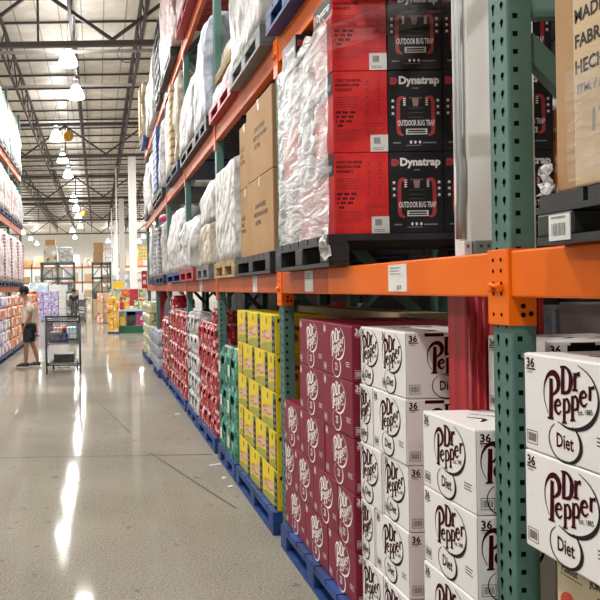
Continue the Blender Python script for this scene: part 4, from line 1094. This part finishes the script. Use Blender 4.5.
# tall orange stacks end
for r in range(6): far_box(-2.62, 25.4, .02+r*.27, .4, .5, .262, 'orangepack', 'snack_pack', 'orange snack pack in the narrow column behind the man, %s' % rowname(5-r, 6), 'snack pack', 'orange snack packs')
far_box(-2.68, 25.35, 0, .5, .6, .018, 'navy', 'base_board', 'dark base under the narrow orange column', 'base', bev=.004)
for k in range(4):
    for r in range(5): far_box(-3.4+k*.42, 38, .05+r*.31, .4, .6, .3, 'lilacpack' if k < 3 else 'label', 'detergent_pack', 'purple pack on the display behind the cart, %s, %s from left' % (rowname(4-r, 5), ORD[k+1]), 'pack', 'purple packs on the far display')
for k in range(3):
    for r in range(4): far_box(-1.72+k*.33, 38.3, .05+r*.36, .3, .5, .34, 'label' if (k+r) % 2 else 'greygoods', 'white_jug', 'jug pack right of the purple packs, %s, %s from left' % (rowname(3-r, 4), ORD[k+1]), 'jug pack', 'jug packs on the far display')
# header boards over the displays
far_box(-3.75, 38.02, 1.592, 1.05, .5, .5, 'bluewhite', 'paper_bundle', 'pale blue wrapped bundle above the man', 'bundle')
far_box(-2.66, 38.02, 1.592, 1.0, .55, .36, 'whiteboard', 'white_carton', 'long white carton lying above the purple display', 'carton')
# far green racks
def far_rack(x0, x1, y, levels, h, label, bm='grey_goods'):
    t = thing('steel_rack', label, 'rack', (x0, y, 0)); w = x1-x0
    for px in (0, w/2, w): 
        for py in (0, 1.1): MB().box(px-.05, px+.05, py-.05, py+.05, 0, h).build('post', M['fargreen'], t)
    for z in levels:
        for py in (0, 1.1): MB().box(-.05, w+.05, py-.05, py+.05, z-.12, z).build('beam', M['fargreen'], t)
        MB().box(0, w, 0, 1.1, z-.03, z-.005).build('deck', M['grey_pl'], t)
    for a, b in zip(levels[:-1], levels[1:]):
        MB().bar((0, -.03, a), (w/2, -.03, b-.12), .05).build('brace', M['fargreen'], t); MB().bar((w, -.03, a), (w/2, -.03, b-.12), .05).build('brace', M['fargreen'], t)
    return t
far_rack(-3.3, -1.4, 41, [1.55, 2.4, 3.3], 3.3, 'grey-green steel rack far down the aisle on the left, topped with cartons')
far_box(-3.15, 41, 3.302, .75, .9, 1.0, 'mixpack', 'carton_stack', 'brown mixed carton stack on top of the far left steel rack', 'carton stack')
far_box(-3.05, 41, 4.303, .6, .8, .35, 'card', 'carton', 'brown carton topping the mixed stack on the far left steel rack', 'carton')
load(-2.3, 41, 41.9, 3.302, 4.2, .85, M['wrap_white'], 'white wrapped load on the far left steel rack', seed=50)
far_box(-3.2, 41, 2.402, .55, .8, .5, 'wrap_white', 'white_bundle', 'white bundle on the middle shelf of the far left steel rack', 'bundle')
far_box(-2.2, 41, 1.552, .7, .8, .55, 'greygoods', 'grey_bundle', 'grey bundle on the lower shelf of the far left steel rack', 'bundle')
far_rack(-.3, .75, 41, [1.55, 2.4, 3.25], 3.25, 'grey-green steel rack far down the aisle near the white columns')
for i, (xx, zz, hh, m) in enumerate(((-.25,3.252,.62,'card'),(-.22,3.873,.55,'card'))): far_box(xx, 41, zz, .58, .8, hh, m, 'carton', ('lower','upper')[i]+' brown carton stacked on the far steel rack near the white columns', 'carton')
far_box(-.22, 41.08, 1.552, .37, .8, .6, 'cardtan', 'carton', 'tan carton on the low shelf of the far steel rack near the white columns', 'carton')
t = thing('shelf_unit', 'small white open shelf unit on top of the far rack near the columns', 'shelf', (.45, 41, 3.252))
for k in range(4): MB().box(0, .45, 0, .5, .02+k*.27, .07+k*.27).build('shelf', M['whiteboard'], t)
for px in (.02, .43): MB().box(px-.02, px+.02, .22, .26, 0, .9).build('side_post', M['lampcap'], t)
# racks with orange beams before the far wall
t = thing('pallet_rack', 'long orange-beamed rack before the far white wall', 'rack', (-12, 72, 0))
for k in range(9): MB().box(k*2.6-.06, k*2.6+.06, 0, .12, 0, 4.4).build('post', M['green'], t)
for z in (2.55, 4.1):
    MB().box(0, 21, 0, .15, z-.22, z).build('beam', M['farorange'], t); MB().box(0, 21, .15, 1.2, z-.1, z).build('deck', M['wood'], t)
random.seed(3)
for z, hs, nn in ((4.102, (.7, 1.6), 'upper'), (2.552, (.5, 1.0), 'lower'), (.002, (1.2, 2.0), 'floor')):
    for k in range(12):
        h = random.uniform(*hs); m = random.choice(['card','cardtan','mixpack','label','cardtan','mixpack'])
        far_box(-11.6+k*1.7, 72.2, z, random.uniform(.8,1.5), .9, h, m, 'carton', '%s on the %s level of the far wall rack, %s from the left' % ({'card':'brown carton','cardtan':'tan carton','mixpack':'mixed pale carton','label':'white carton'}[m], nn, ORD[k+1]), 'carton', 'cartons on the far wall rack')
# white cooler fixtures at right
for k, (x, y, w) in enumerate(((1.0, 46, 3.2), (1.3, 50, 4.5))):
    t = thing('cooler_fixture', 'white open cooler fixture behind the columns, %s' % ('nearer','farther')[k], 'cooler', (x, y, 0))
    MB().box(0, w, .2, .6, 0, 2.6).build('back_panel', M['whiteboard'], t)
    for z in (.3, 1.0, 1.7, 2.3): MB().box(0, w, 0, .3, z, z+.1).build('shelf', M['whiteboard'], t)
    for q in range(4): MB().box(q*w/3-.04, q*w/3+.04, -.02, .06, 0, 2.6).build('upright', M['lampcap'], t)
t = far_box(2.25, 38.2, 3.25, .5, .1, .75, 'yellow', 'sign_board', 'yellow board with pale spots high behind the tall white columns', 'sign', bev=.005)
F = Face2D((0,0,0),(1,0,0),(0,0,1),(0,-1,0),.004)
for a in range(3):
    for b_ in range(4): F.ell(.1+.15*a, .1+.18*b_, .05, .05, 0, 10)
F.build('pale_spots', [M['label']], t)
for sx in (.08, .42): MB().tube([(sx, .05, .75), (sx, .05, 4.9)], .012, 6).build('hanging_wire', M['steel'], t)
# red sign at the end of the right rack
t = far_box(1.04, 16.62, 1.66, .13, .03, .42, 'redboard', 'end_sign', 'red sign at the far end of the right rack', 'sign', bev=.004)
F = Face2D((0,0,0),(1,0,0),(0,0,1),(0,-1,0),.002); F.rect(.03,.1,.28,.33,0); F.rect(.03,.1,.1,.2,0); F.build('sign_print', [M['label']], t)
# table with the g sign
t = thing('display_table', 'display table with dark cloth, green base and a large white letter on magenta', 'table', (.78, 26.3, 0))
MB().box(0, 1.5, 0, .8, .82, .88).build('table_top', M['bluewhite'], t)
MB().box(.02, 1.48, .02, .78, .26, .82).build('front_panel', M['greygoods'], t)
MB().box(0, 1.5, 0, .8, 0, .26).build('base', M['dkgreen'], t)
F = Face2D((0,.02,0),(1,0,0),(0,0,1),(0,-1,0),.004)
F.rect(.04,.22,.3,.62,0); F.rect(.28,.62,.28,.8,1); F.rect(.66,1.2,.3,.66,2); F.rect(.28,1.46,.68,.81,3); F.rect(1.2,1.46,.3,.66,2)
F.off = .01; F.text('g', .78, .42, .42, 4, bold=.03); F.build('sign_print', [M['yellow'], M['darkgoods'], M['magenta'], M['violet'], M['label']], t)
random.seed(5)
for k in range(8):
    far_box(.82+.18*k, 26.45, .882, .15, .3, random.uniform(.12,.4), random.choice(['mixpack','limepack','redboard','label','yorange']), 'table_goods', 'small colourful package on the display table, %s from the left' % ORD[k+1], 'package', 'packages on the display table')
for k in range(2):
    for r in range(5): far_box(.36+.2*k, 26.1, .06+r*.26, .19, .5, .25, 'yorange', 'snack_pack', 'yellow snack pack left of the display table, %s, %s one' % (rowname(4-r, 5), ('left','right')[k]), 'snack pack', 'yellow snack packs by the table')
far_box(.34, 26.05, 0, .45, .7, .055, 'blue_pl', 'low_pallet', 'low blue pallet under the yellow snack packs', 'pallet', bev=.004)
random.seed(8)
for k in range(6):
    for r in range(4): far_box(.5+.24*k, 28.5, .1+r*.4, .22, .5, .36, random.choice(['mixpack','limepack','label','orangepack','mixpack']), 'shelf_goods', 'mixed package behind the display table, %s, %s from the left' % (rowname(3-r, 4), ORD[k+1]), 'package', 'packages behind the display table')
far_box(.45, 28.4, 0, 1.6, .7, .095, 'navy', 'base_board', 'dark base under the packages behind the display table', 'base', bev=.004)
far_box(.62, 28.4, 1.70, .42, .06, .28, 'yellow', 'sign_board', 'yellow sign standing on the packages behind the display table', 'sign', bev=.004)
for k in range(3):
    for r in range(3): far_box(-.05+.3*k, 34+.6*k, .02+r*.5, .28, .5, .48, 'cardtan' if (k+r) % 2 else 'peachpack', 'floor_carton', 'tan carton stack by the far cross aisle, %s, %s from the left' % (rowname(2-r, 3), ORD[k+1]), 'carton', 'tan cartons by the cross aisle')
random.seed(31)
for k in range(6):
    h = random.uniform(1.0, 1.5); m = ('mixpack','greygoods','cardtan','darkgoods','mixpack','label')[k]
    far_box(-3.2+.3*k, 40.2, 0, .28, .5, h, m, 'floor_stack', 'mixed floor stack before the far left steel rack, %s from the left' % ORD[k+1], 'stack', 'floor stacks by the far racks')
for k in range(4):
    far_box(-.3+.27*k, 40.3, 0, .25, .5, random.uniform(1.0,1.5), ('cardtan','mixpack','greygoods','mixpack')[k], 'floor_stack', 'mixed floor stack before the far rack by the columns, %s from the left' % ORD[k+1], 'stack', 'floor stacks by the far racks')
for k in range(3): far_box(-3.2+.62*k, 41.05, 2.402 if k != 0 else 1.552, .5, .7, .55, ('label','mixpack','whiteboard')[k], 'shelf_goods', 'goods on the shelves of the far left steel rack, %s from the left' % ORD[k+1], 'package', 'goods on the far left steel rack')
random.seed(9)
for k in range(7):
    h = random.uniform(.9, 1.5); m = random.choice(['darkgoods','mixpack','greygoods','mixpack'])
    far_box(-2.6+.55*k, 52, 0, .5, .6, h, m, 'floor_display', 'far floor display stack behind the second shopper, %s from the left' % ORD[k+1], 'display', 'far floor displays')

# ------------------------------------------------------------------ shopping carts
def make_cart():
    t = thing('shopping_cart', '', 'cart')
    r = .011
    def fr(): return MB()
    # local: x across, y depth (0 near = handle end), z up
    W, Lc = .66, .98
    f = fr()
    for sx in (0, W):
        f.tube([(sx, .0, 1.06), (sx, .02, .5), (sx, .06, .17)], .021, 8)
        f.tube([(sx, .06, .17), (sx+(W/2-sx)*.2, Lc, .17)], .014, 8)
        f.tube([(sx, .05, .5), (sx+(W/2-sx)*.15, Lc, .56)], .011, 8)
    f.tube([(0,.06,.17),(W,.06,.17)], .014, 8); f.build('frame', M['cart'], t)
    b = fr()
    def grid(p, nu, nv):
        for i in range(nu+1): b.tube([p(i/nu, 0), p(i/nu, 1)], .0045, 5)
        for j in range(nv+1): b.tube([p(0, j/nv), p(1, j/nv)], .007 if j in (0, nv) else .0045, 5)
    ins = lambda y: .1*(y/Lc)
    grid(lambda u, v: (u*W, .02, .58+v*.44), 10, 5)                                   # gate
    grid(lambda u, v: (.07+u*(W-.14), Lc, .6+v*.4), 10, 5)                            # nose
    grid(lambda u, v: (.07*u, .02+u*(Lc-.02), .56+.04*u+v*(.46-.06*u)), 14, 5)
    grid(lambda u, v: (W-.07*u, .02+u*(Lc-.02), .56+.04*u+v*(.46-.06*u)), 14, 5)
    grid(lambda u, v: (.02+.05*v+u*(W-.04-.1*v), .02+v*(Lc-.02), .56+.04*v), 10, 14)
    b.build('basket', M['cart'], t)
    MB().tube([(-.01,-.04,1.07),(W+.01,-.04,1.07)], .02, 10).build('handle', M['cartdark'], t)
    MB().box(.0, W, -.03, .12, .97, 1.0, bev=.008).build('child_seat_flap', M['cartdark'], t)
    c = fr(); 
    for k in range(9): c.tube([(.04+k*.0725, .06, .2), (.08+k*.0625, Lc-.05, .2)], .004, 5)
    c.tube([(.02,.06,.2),(W-.02,.06,.2)], .008, 6); c.tube([(.06,Lc-.05,.2),(W-.06,Lc-.05,.2)], .008, 6); c.build('lower_tray', M['cart'], t)
    MB().tube([(.2,-.01,.2),(.22,-.02,.13),(.44,-.02,.13),(.46,-.01,.2)], .008, 6).build('tray_lip', M['cart'], t)
    for sx, sy in ((.0,.08),(W,.08),(.08,Lc-.04),(W-.08,Lc-.04)):
        w = MB(); w.box(sx-.018, sx+.018, sy-.02, sy+.02, .1, .17); w.bar((sx, sy, .12), (sx, sy+.03, .06), .03); 
        w = w.build('caster_fork', M['cart'], t)
        v = MB(); v.tube([(sx-.016, sy+.03, .062), (sx+.016, sy+.03, .062)], .062, 14); v.build('wheel', M['cartdark'], t)
    return t
cart = make_cart(); cart.scale = (1, 1, 1.06); cart.location = (-1.03, 13.65, 0); tag(cart, 'grey wire shopping cart standing in the aisle beside the man', 'cart')
cart2 = copy_tree(cart); cart2.location = (-1.2, 35.6, 0); cart2.rotation_euler.z = .5; tag(cart2, 'distant shopping cart beside the person in black', 'cart')
tag(MB().box(0,.4,0,.55,0,.17,bev=.008).build('dark_case', M['darkgoods'], None, (-.9, 13.9, .2045)), 'dark flat case on the lower tray of the cart', 'case')
b = MB().lathe([(.075,0),(.08,.02),(.08,.14),(.05,.19),(.05,.2)], seg=16).build('blue_tub', M['bluecloth'], None, (-.68, 13.86, .625)); tag(b, 'blue tub in the shopping cart', 'tub')
MB().lathe([(.035,.2),(.05,.24),(.03,.29)], seg=10).build('orange_top', M['redboard'], b)
tag(MB().box(0,.2,0,.3,0,.2,bev=.03).build('grey_bag', M['greygoods'], None, (-.97, 13.78, .625)), 'grey package at the left in the shopping cart', 'package')
tag(MB().box(0,.2,0,.3,0,.25,bev=.03).build('clear_bottle_pack', M['bluewhite'], None, (-.65, 14.2, .648)), 'pale bottle pack at the far end of the shopping cart', 'bottle pack')
tag(MB().box(0,.26,0,.2,0,.25,bev=.03).build('pink_package', M['peachpack'], None, (-.93, 14.25, .648)), 'pinkish package at the far end of the shopping cart', 'package')

# ------------------------------------------------------------------ people
def skin_mesh(name, joints, edges, m, parent, root, levels=1):
    names = list(joints); me = bpy.data.meshes.new(name)
    me.from_pydata([joints[n][0] for n in names], [(names.index(a), names.index(b)) for a, b in edges], [])
    o = bpy.data.objects.new(name, me); COL.objects.link(o)
    md = o.modifiers.new('skin', 'SKIN'); md.use_smooth_shade = True; md.branch_smoothing = .6
    for i, n in enumerate(names):
        r = joints[n][1]; v = me.skin_vertices[0].data[i]; v.radius = r if isinstance(r, tuple) else (r, r); v.use_root = n == root
    sb = o.modifiers.new('sub', 'SUBSURF'); sb.levels = levels; sb.render_levels = levels
    dg = bpy.context.evaluated_depsgraph_get(); new = bpy.data.meshes.new_from_object(o.evaluated_get(dg))
    bpy.data.objects.remove(o)
    for p in new.polygons: p.use_smooth = True
    new.materials.clear(); new.materials.append(m)
    return link(name, new, parent)
def person(label, loc, rz, skin, shirt, pants, shorts, bow, cap, stride=.06, fat=1.0):
    """faces -X in local space"""
    t = thing('person', label, 'person', loc, rz)
    J = {'pelvis': ((0,0,.93), .125), 'belly': ((-.015,0,1.08), .13), 'chest': ((0,0,1.26), .13), 'base': ((-.01-bow*.2,0,1.43), .085), 'neck': ((-.035-bow*.5,0,1.5), .062),
         'jaw': ((-.07-bow,0,1.565-bow*.3), (.075,.08)), 'skull': ((-.06-bow*.9,0,1.65-bow*.3), (.082,.09)), 'nose': ((-.165-bow,0,1.585-bow*.5), .012)}
    E_ = [('pelvis','belly'),('belly','chest'),('chest','base'),('base','neck'),('neck','jaw'),('jaw','skull'),('jaw','nose')]
    SH, SS = {}, []
    for s, n in ((-1,'l'), (1,'r')):
        d = -stride*s*(1 if s < 0 else 1)
        fx = stride*s*1.0
        J.update({n+'sh': ((.0, s*.175, 1.385), .065), n+'el': ((.035, s*.225, 1.12), .045), n+'wr': ((-.075, s*.22, .9), .029), n+'pm': ((-.11, s*.215, .83), (.02,.038)),
                  n+'hip': ((0, s*.09, .88), .1), n+'th': ((-.01+fx*.3, s*.098, .7), .085), n+'kn': ((-.01+fx*.6, s*.1, .49), .056), n+'cf': ((.02+fx*.9, s*.104, .33), .058), n+'an': ((.04+fx*1.2, s*.107, .1), .036), n+'to': ((-.1+fx*1.2, s*.115, .035), .03)})
        E_ += [('chest',n+'sh'),(n+'sh',n+'el'),(n+'el',n+'wr'),(n+'wr',n+'pm'),('pelvis',n+'hip'),(n+'hip',n+'th'),(n+'th',n+'kn'),(n+'kn',n+'cf'),(n+'cf',n+'an'),(n+'an',n+'to')]
        for q, (oy, ln) in enumerate(((-.03,.07),(-.011,.082),(.009,.076),(.028,.06))):
            a = n+'f%d' % q
            J[a+'a'] = ((-.122, s*.215+oy, .795), .0105); J[a+'b'] = ((-.128, s*.215+oy*1.05, .795-ln*.55), .0095); J[a+'c'] = ((-.112, s*.215+oy*1.05, .795-ln), .008)
            E_ += [(n+'pm',a+'a'),(a+'a',a+'b'),(a+'b',a+'c')]
        J[n+'t1'] = ((-.125, s*.215-.045, .855), .012); J[n+'t2'] = ((-.135, s*.215-.055, .81), .009); E_ += [(n+'wr',n+'t1'),(n+'t1',n+'t2')]
    skin_mesh('body', J, E_, skin, t, 'pelvis')
    # shirt
    Q = {k: (J[k][0], r) for k, r in (('chest',(.15*fat,.165*fat)),('belly',(.165*fat,.178*fat)))}
    Q['hem'] = ((.0,0,.82), .16*fat); Q['collar'] = ((-.012-bow*.25,0,1.43), (.1,.095))
    P_ = [('hem','belly'),('belly','chest'),('chest','collar')]
    for s, n in ((-1,'l'),(1,'r')):
        Q[n+'sh'] = ((.005, s*.172, 1.365), .092); Q[n+'sl'] = ((.026, s*.212, 1.17), .074); P_ += [('chest',n+'sh'),(n+'sh',n+'sl')]
    skin_mesh('shirt', Q, P_, shirt, t, 'belly')
    Q = {'w': ((0,0,.95), .15)}; P_ = []
    for s, n in ((-1,'l'),(1,'r')):
        fx = stride*s
        Q[n+'hip'] = ((0, s*.09, .86), .118); Q[n+'th'] = ((-.01+fx*.3, s*.1, .68), .104); P_ += [('w',n+'hip'),(n+'hip',n+'th')]
        if shorts: Q[n+'hem'] = ((-.01+fx*.6, s*.103, .5), .088); P_ += [(n+'th',n+'hem')]
        else:
            Q[n+'kn'] = ((-.01+fx*.6, s*.1, .49), .082); Q[n+'hem'] = ((.04+fx*1.15, s*.107, .1), .065); P_ += [(n+'th',n+'kn'),(n+'kn',n+'hem')]
    skin_mesh('shorts' if shorts else 'trousers', Q, P_, pants, t, 'w')
    for s in (-1, 1):
        fx = stride*s*1.2
        b = MB(); cx, cy = fx-.02, s*.113
        prof = [(.09,.035),(.06,.042),(-.02,.046),(-.1,.05),(-.15,.04),(-.175,.018)]
        rings = []
        for (px, hw) in prof:
            hh = .1 if px > -.02 else .1-.05*((-px-.02)/.155)
            rings.append([b.bm.verts.new((cx+px+.03, cy+q*hw, z)) for q, z in ((-1,.02),(-1,hh*.6),(-.5,hh),(.5,hh),(1,hh*.6),(1,.02))])
        for i in range(len(rings)-1):
            for k in range(6): f = b.bm.faces.new((rings[i][k], rings[i][(k+1)%6], rings[i+1][(k+1)%6], rings[i+1][k])); f.smooth = True
        b.bm.faces.new(rings[0]); b.bm.faces.new(rings[-1][::-1])
        sh = b.build('shoe', M['shoe'], t)
        b = MB(); b.prism([(cx+.03+px, cy-hw*1.06, 0) for px, hw in prof]+[(cx+.03+px, cy+hw*1.06, 0) for px, hw in prof[::-1]], (0,0,.022)); b.build('sole', M['sole'], sh)
    hx, hz = -.06-bow*.9, 1.65-bow*.3
    b = MB(); b.lathe([(.088,-.06),(.099,-.01),(.094,.045),(.065,.085),(.02,.1)], (hx+.012, 0, hz+.005), 18); b.build('hair', M['hair'], t)
    if cap:
        b = MB(); b.lathe([(.108,-.012),(.108,.04),(.09,.088),(.052,.113),(.008,.12)], (hx+.006, 0, hz+.01), 18)
        c = b.build('cap', M['blackcloth'], t)
        b = MB(); b.prism([(hx+.0, -.085, hz+.012), (hx-.11, -.08, hz+.002), (hx-.17, -.045, hz-.012), (hx-.185, 0, hz-.016), (hx-.17, .045, hz-.012), (hx-.11, .08, hz+.002), (hx+.0, .085, hz+.012)], (0,0,.012)); b.build('visor', M['blackcloth'], c)
    for s in (-1, 1):
        MB().lathe([(.004,-.01),(.011,-.004),(.011,.004),(.004,.01)], (hx-.078, s*.032, hz-.04), 10).build('eye', M['ink'], t)
        b = MB(); b.lathe([(.008,-.03),(.016,-.012),(.018,.01),(.01,.03)], (hx+.015, s*.088, hz-.045), 10); b.build('ear', skin, t)
    b = MB(); b.tube([(hx-.086, -.026, hz-.117), (hx-.094, 0, hz-.115), (hx-.086, .026, hz-.117)], .006, 6); b.build('mouth', M['mark_m'], t)
    return t
person('man in black cap, cream T-shirt and dark shorts looking down at the left shelves', (-1.5, 15.2, 0), 0, M['skin'], M['shirt'], M['denim'], True, .06, True, stride=.1, fat=1.14)
person('distant person in black top and grey trousers beside a cart', (-1.28, 37, 0), -PI/2, M['skin2'], M['blackcloth'], M['greycloth'], False, .0, False)

# ------------------------------------------------------------------ camera, world
cam = bpy.data.cameras.new('camera'); co = bpy.data.objects.new('camera', cam); COL.objects.link(co)
TH = .0165
cam.sensor_width = 36; cam.lens = 700/600*36; cam.shift_x = (300-98)/600; cam.shift_y = (290-300)/600
cam.clip_end = 300
co.matrix_world = Matrix.Translation((0, 0, H_EYE)) @ Matrix.Rotation(PI/2, 4, 'X') @ Matrix.Rotation(-TH, 4, 'Z')
S.camera = co
w = bpy.data.worlds.new('world'); S.world = w; w.use_nodes = True
w.node_tree.nodes['Background'].inputs['Color'].default_value = (1, .98, .95, 1); w.node_tree.nodes['Background'].inputs['Strength'].default_value = .0
S.view_settings.view_transform = 'Standard'; S.view_settings.look = 'None'; S.view_settings.exposure = 0.5; S.view_settings.gamma = 1
S.cycles.use_light_tree = True
S.cycles.max_bounces = 8; S.cycles.diffuse_bounces = 4; S.cycles.transparent_max_bounces = 8; S.cycles.sample_clamp_indirect = 6
try: S.cycles.use_denoising = True
except Exception: pass
